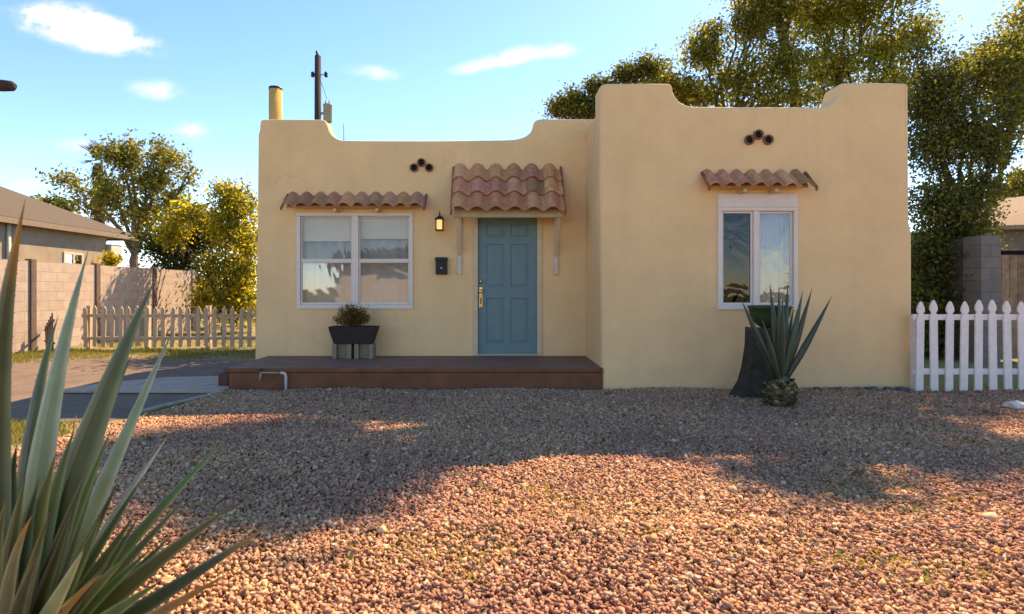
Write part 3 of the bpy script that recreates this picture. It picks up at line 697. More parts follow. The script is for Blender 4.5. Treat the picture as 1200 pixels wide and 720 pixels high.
# planter on cinder blocks -------------------------------------------------
yp = ZB - .28
def cinder(xc, label):
    o = thing('cinder_block', label, 'concrete block', (xc, yp, pz), 'concrete blocks under the planter')
    w2, h2 = .135, wz(402.5, yp) - pz - .003
    m_ = MB()
    m_.box(xc - w2, xc - w2 + .06, yp - .1, yp + .1, pz + .001, pz + h2); m_.box(xc + w2 - .06, xc + w2, yp - .1, yp + .1, pz + .001, pz + h2)
    m_.box(xc - w2 + .061, xc + w2 - .061, yp - .03, yp + .03, pz + .001, pz + h2 - .002)
    m_.build('block_shell', M['cinder'], o, bevel=.006)
cinder(wx(402.5, yp), 'grey hollow concrete block under planter, end nearer the chimney')
cinder(wx(428, yp), 'grey hollow concrete block under planter, end nearer the door')
pl = thing('planter', 'dark tapered trough planter with bushy plant on grey concrete blocks', 'planter', (wx(415, yp), yp, wz(402.5, yp)))
zb0, zt0 = wz(402.3, yp), wz(382.5, yp)
a0, a1, b0, b1 = wx(393, yp), wx(437, yp), wx(387.5, yp), wx(443, yp)
m_ = MB(); d0, d1 = .10, .14
V_ = lambda xa, xb, d, z: [(xa, yp-d, z), (xb, yp-d, z), (xb, yp+d, z), (xa, yp+d, z)]
m_.add(V_(a0, a1, d0, zb0) + V_(b0, b1, d1, zt0) + V_(b0+.025, b1-.025, d1-.025, zt0) + V_(b0+.03, b1-.03, d1-.03, zt0-.05),
       [(3,2,1,0)] + [(4*r_+i, 4*r_+(i+1) % 4, 4*r_+4+(i+1) % 4, 4*r_+4+i) for r_ in range(3) for i in range(4)])
m_.build('trough', M['trough'], pl, bevel=.006)
m_ = MB(); m_.add(V_(b0+.03, b1-.03, d1-.03, zt0-.045), [(0,1,2,3)]); m_.build('soil', M['soil'], pl)
sh = wx(412, yp)
m_ = MB()
for k in range(26):
    t_ = random.uniform(0, 6.28); rr = random.uniform(.03, .26)
    m_.tube([(sh + .04*math.cos(t_), yp + .03*math.sin(t_), zt0 - .05), (sh + rr*.7*math.cos(t_), yp + rr*.5*math.sin(t_), zt0 + .12), (sh + rr*math.cos(t_), yp + rr*.6*math.sin(t_), zt0 + random.uniform(.15, .34))], [.004, .003, .0015], 4, False)
st = m_.build('stem', M['bark'], pl)
leaves('foliage', M['leaf'], pl, [((sh, yp, zt0 + .09), (.2, .12, .11), 2), ((sh + .02, yp, zt0 + .2), (.15, .09, .10), 1.2), ((sh-.15, yp, zt0+.13), (.07, .07, .09), .4), ((sh+.17, yp, zt0+.13), (.08, .07, .09), .4)], 3000, .05, [(.16, .12, .025), (.26, .10, .025), (.11, .11, .025), (.22, .13, .035)], .03, .22)

# pipe at the porch, brick step, stones -------------------------------------
yy = ZF - .05
pp = thing('water_pipe', 'white elbow water pipe rising from gravel against brown porch front', 'pipe', (wx(335, yy), yy, 0))
m_ = MB(); m_.tube([(wx(335, yy), yy, -.05), (wx(335, yy), yy, wz(441, yy)), (wx(334, yy), yy, wz(438, yy)), (wx(331, yy), yy, wz(437.2, yy)), (wx(329, yy), yy, wz(437.2, yy))], .017, 12); m_.build('riser', M['pvc'], pp)
m_ = MB(); m_.tube([(wx(329, yy), yy, wz(437.2, yy)), (wx(306, yy), yy, wz(437, yy)), (wx(305, yy), yy + .02, wz(437.2, yy))], .011, 10); m_.tube([(wx(306, yy), yy, wz(436, yy)), (wx(304.5, yy), yy, wz(446, yy))], .014, 8); m_.build('hose_bib', M['metalgrey'], pp)
m_ = MB(); m_.tube([(wx(306, yy), yy, wz(437, yy)), (wx(306, yy), yy-.02, wz(433, yy))], .006, 8); m_.box(wx(303, yy), wx(309, yy), yy-.03, yy-.01, wz(433.4, yy), wz(432, yy)); m_.build('tap_handle', M['iron'], pp)
x_ = pf
o = MB(); o.box(x_ - .16, x_ - .026, ZF + .05, ZF + .3, 0, .20); o.build('brick_step', M['brick'], bevel=.012)
tag(bpy.data.objects['brick_step'], 'brown brick step against left end of porch', 'step')
def rock(name, c, r, m, label, group=None, sq=.6):
    bm_ = bmesh.new(); bmesh.ops.create_icosphere(bm_, subdivisions=2, radius=1)
    ph = [random.uniform(0, 6) for _ in range(3)]
    for v in bm_.verts:
        k_ = 1 + .22 * math.sin(v.co.x*3+ph[0]) * math.sin(v.co.y*3+ph[1]) + random.uniform(-.08, .08) + .12*math.sin(v.co.z*4+ph[2])
        v.co = Vector((v.co.x * r * k_ * 1.35, v.co.y * r * k_, v.co.z * r * sq * k_))
    me_ = bpy.data.meshes.new(name); bm_.to_mesh(me_); bm_.free(); me_.materials.append(m)
    o_ = link(name, me_, None, loc=c); return tag(o_, label, 'rock', group)
rock('rock', (x_ - .07, ZF + .2, .235), .06, M['stone'], 'dark rock on top of brown brick step beside porch')
for i, px in enumerate((957, 978, 1002, 1018, 1040, 1057)):
    rock('rock', (wx(px, ZF - .1), ZF - .1 - random.random() * .05, .03), random.uniform(.045, .08), M['stone'], 'dark grey rock in loose row along foot of house wall', 'dark rocks along the foot of the wall')
pr = G(1192, 482); rock('rock', (pr.x, pr.y, .05), .09, M['palerock'], 'pale smooth rock on gravel before white picket fence', sq=.7)

# stump with bowl, agave at the wall ---------------------------------------
ys = 6.5
sc = (wx(895, ys), ys)
st = thing('tree_stump', 'dark flared tree stump against wall behind spiky agave', 'stump', (sc[0], ys, 0))
m_ = MB(); n = 28; prof = [(-.02, -.05, .42), (-.02, .05, .36), (-.01, .2, .285), (.0, .4, .235), (.01, .6, .21), (.01, wz(385, ys), .20)]
vs = []
for (ox, z, r_) in prof:
    for k in range(n):
        t_ = 2*math.pi*k/n; rr = r_ * (1 + .07*math.sin(5*t_+1) + .05*math.sin(9*t_+z*3)) * (1 if z > .3 else 1 + .1*math.sin(4*t_+.5))
        vs.append((sc[0] + ox + rr*math.cos(t_), ys + rr*.8*math.sin(t_)*.75, z + (.015*math.sin(3*t_) if z > .6 else 0)))
m_.add(vs, [(i*n+k, i*n+(k+1) % n, (i+1)*n+(k+1) % n, (i+1)*n+k) for i in range(len(prof)-1) for k in range(n)], True)
m_.build('stump_bark', M['stump'], st)
m_ = MB(); m_.add(vs[-n:], [tuple(range(n))]); m_.build('cut_face', M['stumptop'], st)
bo = MB(); bc = (wx(902, ys), ys, wz(384.3, ys)); bh = wz(358.5, ys) - bc[2]
bo.lathe([(0, 0), (.08, 0), (.12, .02), (.18, .07), (.215, .15), (.228, bh-.03), (.24, bh-.028), (.24, bh), (.22, bh), (.20, .15), (.15, .07), (0, .04)], bc, 32)
tag(bo.build('bowl', M['bowl']), 'dark green rounded bowl resting on tree stump under window', 'bowl')

def leaf_blade(base, tip, w, bow, side=None, segs=14, trough=.22, thick=.16, cols=None, tipcol=(.30, .14, .04), tiplen=.08, edge=None, keel=1, teeth=0, smooth=True):
    """one fleshy pointed leaf: channelled above, keeled below, with a dry spine at the tip"""
    base, tip = Vector(base), Vector(tip); d = tip - base; L_ = d.length
    mid = base.lerp(tip, .5) + Vector(bow)
    vs, cs = [], []
    wd = side or Vector((0, -1, .2))
    for i in range(segs + 1):
        t_ = i / segs
        p = base*(1-t_)**2 + mid*2*t_*(1-t_) + tip*t_*t_
        tg = ((mid-base)*(1-t_) + (tip-mid)*t_).normalized()
        sx = tg.cross(wd).normalized(); nn = sx.cross(tg).normalized()
        pr = (.62 + .38*math.sin(min(1, t_/.38)*math.pi/2)) if t_ < .38 else max(.012, (1 - ((t_-.38)/.62)**1.25))
        hw = w * .5 * pr
        ring = [(-1, 0), (-.5, -trough*.5*keel), (0, -trough*.7*keel), (.5, -trough*.5*keel), (1, 0), (.5, thick*1.9*keel), (0, thick*3.6*keel), (-.5, thick*1.9*keel)]
        dry = max(0, min(1, (t_ - (1 - tiplen)) / max(1e-3, tiplen*.5)))
        for q, (u, h) in enumerate(ring):
            vs.append(p + sx * (u * hw) + nn * (h * hw))
            c_ = cols if q not in (0, 4) else (edge or tuple(min(.8, x*1.7) for x in cols))  # both margins tinted paler: sunlit rims painted into the leaf colour
            cs.append(tuple(c_[j]*(1-dry) + tipcol[j]*dry for j in range(3)))
    m_ = MB(); n_ = 8; tv, tf, tcs = [], [], []
    if teeth:
        for i in range(1, segs - 3):
            for q in (0, 4):
                a_, b_ = vs[i*n_+q], vs[(i+1)*n_+q]; o_ = (vs[i*n_+q] - vs[i*n_+4-q]).normalized()
                c_ = a_.lerp(b_, .3 + .4*random.random()); k_ = len(tv); d_ = (b_ - a_).normalized() * teeth
                tv += [c_ - d_*.5, c_ + d_*.5, c_ + o_*teeth*1.1 + d_*.4]; tf.append((k_, k_+1, k_+2)); tcs += [(.20, .13, .05)]*3
    m_.add(vs, [(i*n_+k, (i+1)*n_+k, (i+1)*n_+(k+1) % n_, i*n_+(k+1) % n_) for i in range(segs) for k in range(n_)] + [tuple(range(n_)), tuple(range(segs*n_+n_-1, segs*n_-1, -1))], smooth)
    m_.c = cs
    if tv: m_.add(tv, tf); m_.c[-len(tcs):] = tcs
    return m_
ya = 6.0
ag = thing('agave', 'spiky dark green agave on rough bulb trunk before stump at house wall', 'agave', (wx(914, ya), ya, 0))
ax = wx(914, ya)
m_ = MB(); rows_ = 9
prof = [(.10, -.03), (.13, .04), (.148, .12), (.142, .2), (.115, .28), (.07, .33), (0, .34)]
m_.lathe(prof, (ax, ya, 0), 20)
for r_ in range(8):                                  # old leaf bases like pineapple scales
    z = .0 + r_ * .04; rr = np.interp(z, [p[1] for p in prof], [p[0] for p in prof])
    for k in range(15):
        t_ = 2*math.pi*(k + .5*(r_ % 2) + random.uniform(-.35, .35))/15; c = Vector((ax + rr*math.cos(t_), ya + rr*math.sin(t_), z + random.uniform(-.018, .018))); ou = Vector((math.cos(t_), math.sin(t_), 0)); tn = Vector((-ou.y, ou.x, 0))
        q = random.choice((.35, .6, 1, 1.5, 2.0)) * (.8 + .4*random.random()); m_.col = (q*.95, q*.85, q*.6)
        m_.add([c - tn*.032, c + tn*.032, c + tn*.02 + Vector((0, 0, .04)) + ou*.02, c - tn*.02 + Vector((0, 0, .04)) + ou*.02, c + ou*.035 + Vector((0, 0, .02))], [(0, 1, 4), (1, 2, 4), (2, 3, 4), (3, 0, 4)])
m_.build('bulb', mat('agave_bulb', (.11, .09, .05), .95, 15, .3, .4, attr=True), ag, tint=True)
tips = [(868, 350, 5.9, .085), (892, 372, 5.75, .075), (902, 331, 6.05, .085), (912.5, 335, 6.0, .085), (923.5, 330, 6.1, .085), (941, 340, 6.0, .085), (952, 337, 6.1, .08), (975.5, 346, 6.0, .075), (917, 345, 5.8, .075), (930, 358, 6.2, .07)]
for i, (px, py, Z, w_) in enumerate(tips):
    tp = P(px, py, Z); bs = Vector((ax + (tp.x - ax)*.12, ya + (Z - ya)*.2, .30))
    mb_ = leaf_blade(bs, tp, w_, ((tp.x-ax)*.02, -.03, .02), cols=(.040*random.uniform(.7, 1.4), .060*random.uniform(.8, 1.3), .030), tiplen=.06, tipcol=(.06, .03, .02), edge=(.09, .10, .06))
    mb_.build('leaf', M['agave'], ag, tint=True)

# foreground agave -----------------------------------------------------------
BX, BY = -1.46, 1.66
fa = thing('agave', 'large grey green agave with long sword leaves close to the viewer', 'agave', (BX, BY, 0))
fl = [  # tip px, py, depth, width, via (px,py), colour, dry tip share, keel towards the viewer
    ((183, 325), 1.80, .130, (82, 535), 0, .04, 1), ((104, 292), 2.0, .082, (40, 505), 1, .04, 1), ((69, 369), 2.05, .062, (22, 500), 0, .04, 1),
    ((30, 233), 1.45, .085, (-26, 470), 3, .22, 1), ((156, 412), 2.1, .08, (88, 560), 0, .05, 1), ((205, 383), 2.05, .066, (122, 560), 1, .05, 1),
    ((200, 507), 2.15, .046, (118, 620), 1, .04, 1), ((274, 505), 1.9, .050, (140, 640), 2, .06, 1), ((279, 588), 1.72, .062, (150, 678), 2, .08, -1),
    ((323, 611), 1.55, .052, (180, 705), 3, .22, -1), ((163, 604), 1.7, .050, (115, 690), 0, .06, 1), ((121, 671), 1.35, .040, (60, 722), 4, .5, -1),
    ((38, 604), 1.30, .052, (2, 665), 5, .2, -1), ((132, 500), 1.66, .052, (84, 610), 0, .05, 1), ((66, 530), 1.5, .10, (30, 650), 2, .05, 1),
    ((104, 545), 1.55, .09, (64, 660), 0, .05, 1), ((203, 625), 1.9, .045, (130, 700), 0, .06, 1), ((152, 650), 1.42, .062, (85, 712), 2, .08, -1),
    ((12, 470), 1.85, .075, (-16, 600), 3, .05, 1), ((-14, 400), 1.7, .08, (-40, 560), 0, .05, 1), ((240, 690), 1.4, .042, (150, 738), 3, .3, -1), ((58, 600), 1.32, .066, (26, 700), 0, .05, 1),
    ((-60, 420), 1.9, .1, (-60, 600), 0, .05, 1), ((-110, 480), 1.5, .1, (-80, 640), 0, .05, 1), ((268, 672), 1.32, .036, (190, 718), 4, .4, -1),
    ((172, 552), 1.85, .048, (106, 655), 0, .05, 1), ((226, 575), 2.0, .040, (146, 660), 2, .06, 1), ((85, 595), 1.40, .060, (52, 700), 3, .06, 1),
    ((120, 600), 1.5, .055, (84, 690), 0, .05, 1), ((140, 560), 1.75, .05, (100, 650), 3, .05, 1), ((30, 560), 1.42, .06, (4, 660), 0, .05, 1), ((190, 680), 1.4, .05, (120, 725), 2, .1, -1), ((100, 640), 1.32, .05, (64, 712), 1, .05, 1), ((44, 650), 1.24, .05, (16, 715), 3, .06, -1),
    ((20, 520), 1.6, .09, (-4, 640), 3, .05, 1), ((88, 500), 1.7, .085, (48, 620), 0, .05, 1), ((118, 540), 1.7, .075, (72, 650), 3, .05, 1), ((46, 560), 1.5, .095, (14, 670), 3, .05, 1), ((160, 600), 1.6, .05, (100, 690), 3, .05, 1), ((8, 580), 1.35, .06, (-14, 680), 0, .05, 1), ((128, 660), 1.36, .05, (76, 718), 3, .05, 1), ((180, 640), 1.55, .045, (110, 705), 0, .05, 1)]
fcol = [(.066, .092, .030), (.26, .275, .15), (.10, .115, .032), (.042, .062, .022), (.26, .17, .05), (.13, .115, .055)]
for (tp, Z, w_, via, ci, dry, kl) in fl:
    t3 = P(tp[0], tp[1], Z)
    zm = BY + (Z - BY) * .5; v3 = P(via[0], via[1], zm)
    bs = Vector((BX + (t3.x - BX)*.08, BY + (Z - BY)*.15, .10))
    bow = v3 - bs.lerp(t3, .5); bow = bow * (min(1, .26 * (t3 - bs).length / max(1e-3, bow.length)))
    c_ = tuple(x * random.uniform(.85, 1.2) for x in fcol[ci])
    mb_ = leaf_blade(bs, t3, w_, bow, side=Vector((random.uniform(-.35, .25), -1, random.uniform(0, .4))), segs=34, cols=c_, tiplen=dry, tipcol=(.34, .16, .03) if dry > .1 else (.12, .07, .04), trough=.16, thick=.13, keel=kl, teeth=.0035, smooth=False, edge=tuple(min(.5, x*2.0 + .07) for x in c_))
    mb_.build('leaf', M['agave'], fa, tint=True)
m_ = MB(); m_.lathe([(.06, 0), (.13, .04), (.14, .12), (.06, .2), (0, .21)], (BX, BY, 0), 18); m_.build('heart', M['stump'], fa)

# ---------------------------------------------------------------- fences and walls
def picket_mesh(w, h, t, style):
    m_ = MB(); hw = w / 2
    if style == 'spear':
        o_ = [(-hw, 0), (hw, 0), (hw, h-.20), (hw*.62, h-.17), (hw*.62, h-.155), (hw*1.05, h-.12), (hw*.95, h-.075), (hw*.4, h-.02), (0, h), (-hw*.4, h-.02), (-hw*.95, h-.075), (-hw*1.05, h-.12), (-hw*.62, h-.155), (-hw*.62, h-.17), (-hw, h-.20)]
    else:
        o_ = [(-hw, 0), (hw, 0), (hw, h-.06), (0, h), (-hw, h-.06)]
    m_.prism(o_, -t/2, t/2); return m_
yf = 6.80
ft = thing('picket_fence', 'white picket fence with spear tops beside house corner', 'fence', (wx(1073, yf), yf, 0))
bx0 = wx(1077, yf); pit = 17.35 * yf / F; hp = wz(352, yf)
pm = picket_mesh(.092, hp - .02, .022, 'spear').mesh('picket'); pm.materials.append(M['wfence'])
for i in range(13):
    o = link('picket', pm, ft, .004); o.location = (bx0 + i*pit - ft.location.x + random.uniform(-.004, .004), 0, .02 + random.uniform(-.014, .012)); o.rotation_euler = (0, R(random.uniform(-1.1, 1.1)), 0)
for zc_ in (wz(372, yf), wz(436, yf)):
    m_ = MB(); m_.box(bx0 - .06, bx0 + 13*pit, yf + .013, yf + .05, zc_ - .035, zc_ + .035); m_.build('rail', M['wfence'], ft, bevel=.004)
for i in (0, 8):
    m_ = MB(); m_.box(bx0 + i*pit - .03 + .02, bx0 + i*pit + .06, yf + .052, yf + .14, -.1, .95); m_.build('post', M['wfence'], ft, bevel=.005)
# back fence
yf2 = 11.75
fb = thing('picket_fence', 'low weathered tan picket fence between block wall and house', 'fence', (wx(95, yf2), yf2, 0))
pm2 = picket_mesh(.085, .86, .02, 'point').mesh('picket'); pm2.materials.append(M['wood'])
x = wx(101, yf2); i = 0
while x < -3.72:
    o = link('picket', pm2, fb, 0); o.location = (x - fb.location.x, 0, .06 + random.uniform(-.015, .015)); o.rotation_euler = (0, R(random.uniform(-2.2, 2.2)), 0); x += .182
for zc_ in (.24, .72):
    m_ = MB(); m_.box(wx(95, yf2), -3.66, yf2 + .012, yf2 + .05, zc_ - .035, zc_ + .035); m_.build('rail', M['wood'], fb)
for px in (101, 170, 242, 318):
    m_ = MB(); xx = wx(px, yf2); m_.box(xx - .045, xx + .045, yf2 + .052, yf2 + .14, -.1, .93); m_.build('post', M['wood'], fb)
gt = thing('fence_gate', 'dark weathered gate panel leaning against tan block wall by fence end', 'gate', (wx(84, 11.6), 11.6, 0))
m_ = MB()
for i in range(5):
    a = Vector((-9.36 + i*.13, 11.5 - i*.12 + .1, .02)); hh = .5 + .07*i; m_.add([a, a+Vector((.04, -.035, 0)), a+Vector((.02, -.035, hh)), a+Vector((-.02, .0, hh)), a+Vector((.01, .015, 0)), a+Vector((.05, -.02, 0)), a+Vector((.03, -.02, hh)), a+Vector((-.01, .015, hh))], [(0,1,2,3),(7,6,5,4),(0,4,5,1),(1,5,6,2),(2,6,7,3),(3,7,4,0)])
m_.build('slat_panel', M['pilaster'], gt)
for q in ([(-9.38, 11.62, .2), (-8.76, 11.06, .2)], [(-9.40, 11.64, .42), (-8.78, 11.08, .66)]):
    m_ = MB(); m_.tube(q, .025, 6); m_.build('rail', M['pilaster'], gt)

XW = -9.45
bw = thing('block_wall', 'long tan concrete block wall with dark pilasters beside driveway', 'wall', (XW, 12, 0))
m_ = MB(); m_.box(XW - .19, XW, 3, 17.7, -.1, 1.86); m_.build('block_course', M['block'], bw)
for px in (38, 114, 181, 226):
    Z = XW * F / (px - CX); m_ = MB(); m_.box(XW - .1, XW + .035, Z - .07, Z + .07, -.1, 1.90); m_.build('pilaster', M['pilaster' if px != 226 else 'block'], bw, bevel=.01)

# neighbour house --------------------------------------------------------------
nh = thing('neighbour_house', 'low tan stucco house with brown shingle hip roof beyond block wall', 'house', (-15, 15, 0))
EX, EY, EZ = -13.0, 20.3, wz(277, 20.3)
wxn = EX - .26
m_ = MB(); m_.box(-24, wxn, 4, 19.0, -.1, EZ - .05); m_.build('wall', M['nstucco'], nh)
m_ = MB(); m_.box(-24, wxn - .9, 19.01, EY - .5, -.1, EZ - .06); m_.build('recessed_wall', M['nshade'], nh)  # recess shade painted in by the darker stucco
m_ = MB(); sl = .5; t_ = 6.0
ov = [(EX, 2, EZ), (EX, EY, EZ), (-25, EY, EZ), (-25, 2, EZ)]
rg = [(EX - t_, 2, EZ + sl*t_), (EX - t_, EY - t_, EZ + sl*t_), (-25 + t_, EY - t_, EZ + sl*t_), (-25 + t_, 2, EZ + sl*t_)]
m_.add(ov + rg, [(0, 1, 5, 4), (1, 2, 6, 5), (2, 3, 7, 6), (4, 5, 6, 7)])
rf = m_.build('roof', M['shingle'], nh)
m_ = MB(); m_.box(EX - .03, EX + .03, 2, EY + .03, EZ - .17, EZ - .012); m_.box(-25, EX - .031, EY - .03, EY + .03, EZ - .17, EZ - .013); m_.build('fascia', M['fascia'], rf)
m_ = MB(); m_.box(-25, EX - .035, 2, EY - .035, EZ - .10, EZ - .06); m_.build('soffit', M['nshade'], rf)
Za, Zb_ = wxn * F / (74 - CX), wxn * F / (97 - CX)
m_ = MB(); zt_ = wz(295, Za); frame_box_y = [(Za, Za+.07), (Zb_-.07, Zb_), ((Za+Zb_)/2-.03, (Za+Zb_)/2+.03)]
for a, b_ in frame_box_y: m_.box(wxn - .02, wxn + .03, a, b_, 1.75, zt_ - .07)
m_.box(wxn - .02, wxn + .031, Za, Zb_, zt_ - .069, zt_); m_.box(wxn - .02, wxn + .031, Za, Zb_, 1.68, 1.749)
nw = m_.build('window', M['pale'], nh)
m_ = MB(); m_.box(wxn + .002, wxn + .006, Za + .02, Zb_ - .02, 1.76, zt_ - .08); m_.build('pane', glass_mat('n_glass', .5, (.1, .2, .1), wav=.3), nw)
m_ = MB(); m_.tube([(wxn + .05, wxn*F/(8-CX)*1.0, .5), (wxn + .05, wxn*F/(8-CX), EZ - .1)], .05, 8); m_.build('downpipe', M['pale'], nh)
cz = wz(302, 19.3)
cb_ = thing('air_cooler', 'pale boxy air cooler on side of low tan house under eave', 'air cooler', (wx(124, 19.3), 19.3, cz))
m_ = MB(); m_.box(wx(119, 19.3), wx(136, 19.3), 19.05, 19.6, wz(303, 19.3), wz(287, 19.3)); m_.build('cabinet', M['pale'], cb_, bevel=.03)
m_ = MB()
for k in range(6): m_.box(wx(120, 19.3), wx(126, 19.3), 19.03, 19.049, cz + .05 + k*.065, cz + .08 + k*.065)
m_.build('louvre', M['pilaster'], cb_)

# right side ---------------------------------------------------------------------
yp_ = 9.6
rb = thing('block_wall', 'grey concrete block wall with end pier behind white picket fence', 'wall', (wx(1161, yp_), yp_, 0))
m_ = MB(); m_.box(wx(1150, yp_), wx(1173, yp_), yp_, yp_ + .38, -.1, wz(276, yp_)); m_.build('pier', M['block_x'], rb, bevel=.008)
m_ = MB(); m_.box(wx(1152, yp_), wx(1152, yp_) + .2, yp_ + .381, 15, -.1, wz(276, yp_) - .02); m_.build('block_course', block_mat('block_side_shaded', (.13,.105,.085), (.115,.095,.075), (.09,.075,.06), True), rb)  # shade painted in: darker block colour on the sunless side
wf = thing('board_fence', 'brown upright board fence beside grey block pier', 'fence', (wx(1190, yp_), yp_ + .2, 0))
m_ = MB(); x = wx(1174, yp_) + .02
for k in range(16):
    q = .75 + .6*random.random(); m_.col = (q, q*.96, q*.9)
    m_.box(x, x + .135, yp_ + .18, yp_ + .205, .05, wz(291, yp_) + random.uniform(-.01, .01)); x += .142
m_.build('board_panel', M['board'], wf, tint=True)
m_ = MB(); m_.box(wx(1174, yp_) + .02, x, yp_ + .206, yp_ + .25, .4, .5); m_.box(wx(1174, yp_) + .02, x, yp_ + .17, yp_ + .178, wz(294, yp_) - .06, wz(293, yp_)); m_.build('rail', M['board'], wf)
sx0, sz = 13.4, wz(262, 16)
sh_ = thing('shed', 'low dark walled outbuilding with tan roof beyond board fence', 'shed', (15, 16, 0))
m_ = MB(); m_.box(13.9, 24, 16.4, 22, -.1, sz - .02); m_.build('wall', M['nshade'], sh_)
m_ = MB(); z1_, z2_ = sz, sz + 1.25
m_.add([(sx0, 15.8, z1_-.12), (25, 15.8, z1_+.30), (25, 21, z2_+.9), (sx0+2.2, 19.5, z2_-.2), (sx0, 15.8, z1_-.24), (25, 15.8, z1_+.18), (25, 21, z2_+.76), (sx0+2.2, 19.5, z2_-.34)], [(0,1,2,3),(7,6,5,4),(0,4,5,1),(1,5,6,2),(2,6,7,3),(3,7,4,0)])
m_.build('roof', M['ntan'], sh_)

# utility pole, street lamp --------------------------------------------------------
Zp = 22; px_ = wx(372.5, Zp)
up = thing('utility_pole', 'dark wooden utility pole with grey transformer behind house', 'utility pole', (px_, Zp, 0))
m_ = MB(); m_.tube([(px_, Zp, -.2), (px_, Zp, wz(66, Zp))], [.17, .125], 12); m_.build('pole_shaft', M['pole'], up)
m_ = MB(); m_.tube([(px_-.02, Zp, wz(66, Zp)), (px_-.04, Zp, wz(60, Zp))], .05, 8); m_.build('top_pin', M['iron'], up)
for q in (-1, 1):
    m_ = MB(); m_.tube([(px_, Zp, wz(88, Zp)), (px_ + q*.2 + (.1 if q > 0 else 0), Zp - .02, wz(88, Zp))], .018, 6); m_.lathe([(0, -.09), (.06, -.09), (.075, -.03), (.05, .0), (.075, .04), (.05, .11), (0, .12)], (px_ + q*.2 + (.13 if q > 0 else 0), Zp - .02, wz(88, Zp)), 10); m_.build('insulator', M['iron'], up)
m_ = MB(); c = P(384, 133, Zp); m_.lathe([(0, -.36), (.15, -.36), (.17, -.33), (.17, .3), (.18, .31), (.18, .34), (0, .37)], c, 18)
for q in (-.08, .06): m_.tube([c + Vector((q, 0, .34)), c + Vector((q, 0, .55))], [.03, .02], 8)
m_.tube([c, (px_, Zp, c.z)], .05, 6); m_.build('transformer', M['metalgrey'], up)
m_ = MB(); m_.tube([(c.x, Zp - .1, c.z + .54), (c.x - .12, Zp - .1, c.z + .9), (px_ + .08, Zp - .1, c.z + 1.4), (px_ + .12, Zp, wz(90, Zp))], .012, 5, False); m_.build('lead_wire', M['iron'], up)
Zl = 12.0
sl_ = thing('street_lamp', 'dark lamp head on overhead arm poking in above the low tan house', 'street lamp', (-13.4, Zl, 0))
m_ = MB(); m_.tube([(-13.4, Zl, -.1), (-13.4, Zl, 5.5)], [.09, .06], 10); m_.build('pole_shaft', M['pole'], sl_)
e = P(16, 101, Zl)
m_ = MB(); m_.tube([(-13.4, Zl, 5.3), (-12.4, Zl, e.z + .02), P(-30, 101.5, Zl)], .035, 8); m_.build('arm', M['pole'], sl_)
m_ = MB(); m_.tube([P(-34, 100.5, Zl), P(-20, 100, Zl), P(4, 100.5, Zl), P(14, 101, Zl), P(18, 101, Zl)], [.05, .12, .125, .11, .05], 12); m_.build('lamp_head', M['pole'], sl_)

# ---------------------------------------------------------------- trees
olive = [(.16, .165, .035), (.21, .19, .04), (.12, .13, .03), (.25, .22, .05)]
dk = [(.065, .075, .02), (.085, .09, .024), (.05, .06, .018), (.11, .105, .028)]
ye = [(.34, .27, .03), (.42, .33, .035), (.20, .19, .03), (.28, .23, .03), (.12, .12, .025)]
md = [(.13, .135, .03), (.17, .16, .035), (.095, .105, .025), (.20, .18, .04)]
Z = 25.0
lo = [(.17, .165, .035), (.22, .19, .04), (.13, .13, .03), (.26, .21, .05)]
tree('tree', 'airy olive green tree standing behind palm trunk and low tan house', (wx(160, Z), Z, 0), P(158, 300, Z),
     [cl(145, 185, Z, 26, 15, 1.2), cl(200, 188, Z, 20, 12, .7), cl(178, 212, Z, 30, 18, 1.2), cl(130, 225, Z, 26, 22, 1.2), cl(82, 212, Z, 20, 9, .35), cl(165, 250, Z, 36, 22, 1.3), cl(205, 235, Z, 18, 18, .6), cl(152, 168, Z, 10, 6, .15), cl(188, 172, Z, 12, 6, .15), cl(225, 205, Z, 6, 10, .12), cl(100, 240, Z, 12, 14, .3)],
     10500, .17, lo, r0=.24, twig=.24, bark=M['palebark'])
tree('tree', 'small dark bushy treetop showing over roof of low tan house', (wx(60, 34), 34, 0), P(60, 260, 34), [cl(55, 240, 34, 18, 10), cl(72, 246, 34, 14, 9)], 1600, .25, dk + md, r0=.25)
Z = 30; pxp = wx(114, Z)
pt = thing('palm_tree', 'shaggy palm with thick dark trunk rising above low tan house', 'palm', (pxp, Z, 0))
m_ = MB(); pts = []; rr = []
for i in range(40):
    t_ = i/39; pts.append((pxp + .1*math.sin(t_*2), Z, wz(192, Z)*t_)); rr.append(.16 + .03*(t_ > .45) + random.uniform(-.04, .05))
m_.tube(pts, rr, 10); m_.build('trunk', M['bark'], pt)
m_ = MB(); top = Vector((pxp + .1, Z, wz(188, Z)))
for k in range(34):
    t_ = random.uniform(0, 6.28); el = random.uniform(-.1, 1.2); L_ = random.uniform(.8, 1.3)
    d_ = Vector((math.cos(t_)*math.cos(el), math.sin(t_)*math.cos(el), math.sin(el))); p1 = top + d_*L_*.55; p2 = top + d_*L_ + Vector((0, 0, -.12))
    q = random.uniform(.7, 1.3); m_.col = (.035*q, .042*q, .018*q); sxv = d_.cross(Vector((0, 0, 1))).normalized()
    m_.add([top, p1 + sxv*.05, p2, p1 - sxv*.05], [(0, 1, 2, 3)])
    for j in range(5):
        b0_ = p1.lerp(p2, j/5); m_.add([b0_, b0_ + sxv*.26 + d_*.34, b0_ + d_*.06], [(0, 1, 2)]); m_.add([b0_, b0_ - sxv*.26 + d_*.34, b0_ + d_*.06], [(0, 1, 2)])
m_.build('frond', M['leaf'], pt, tint=True)
m_ = MB(); vs_ = []
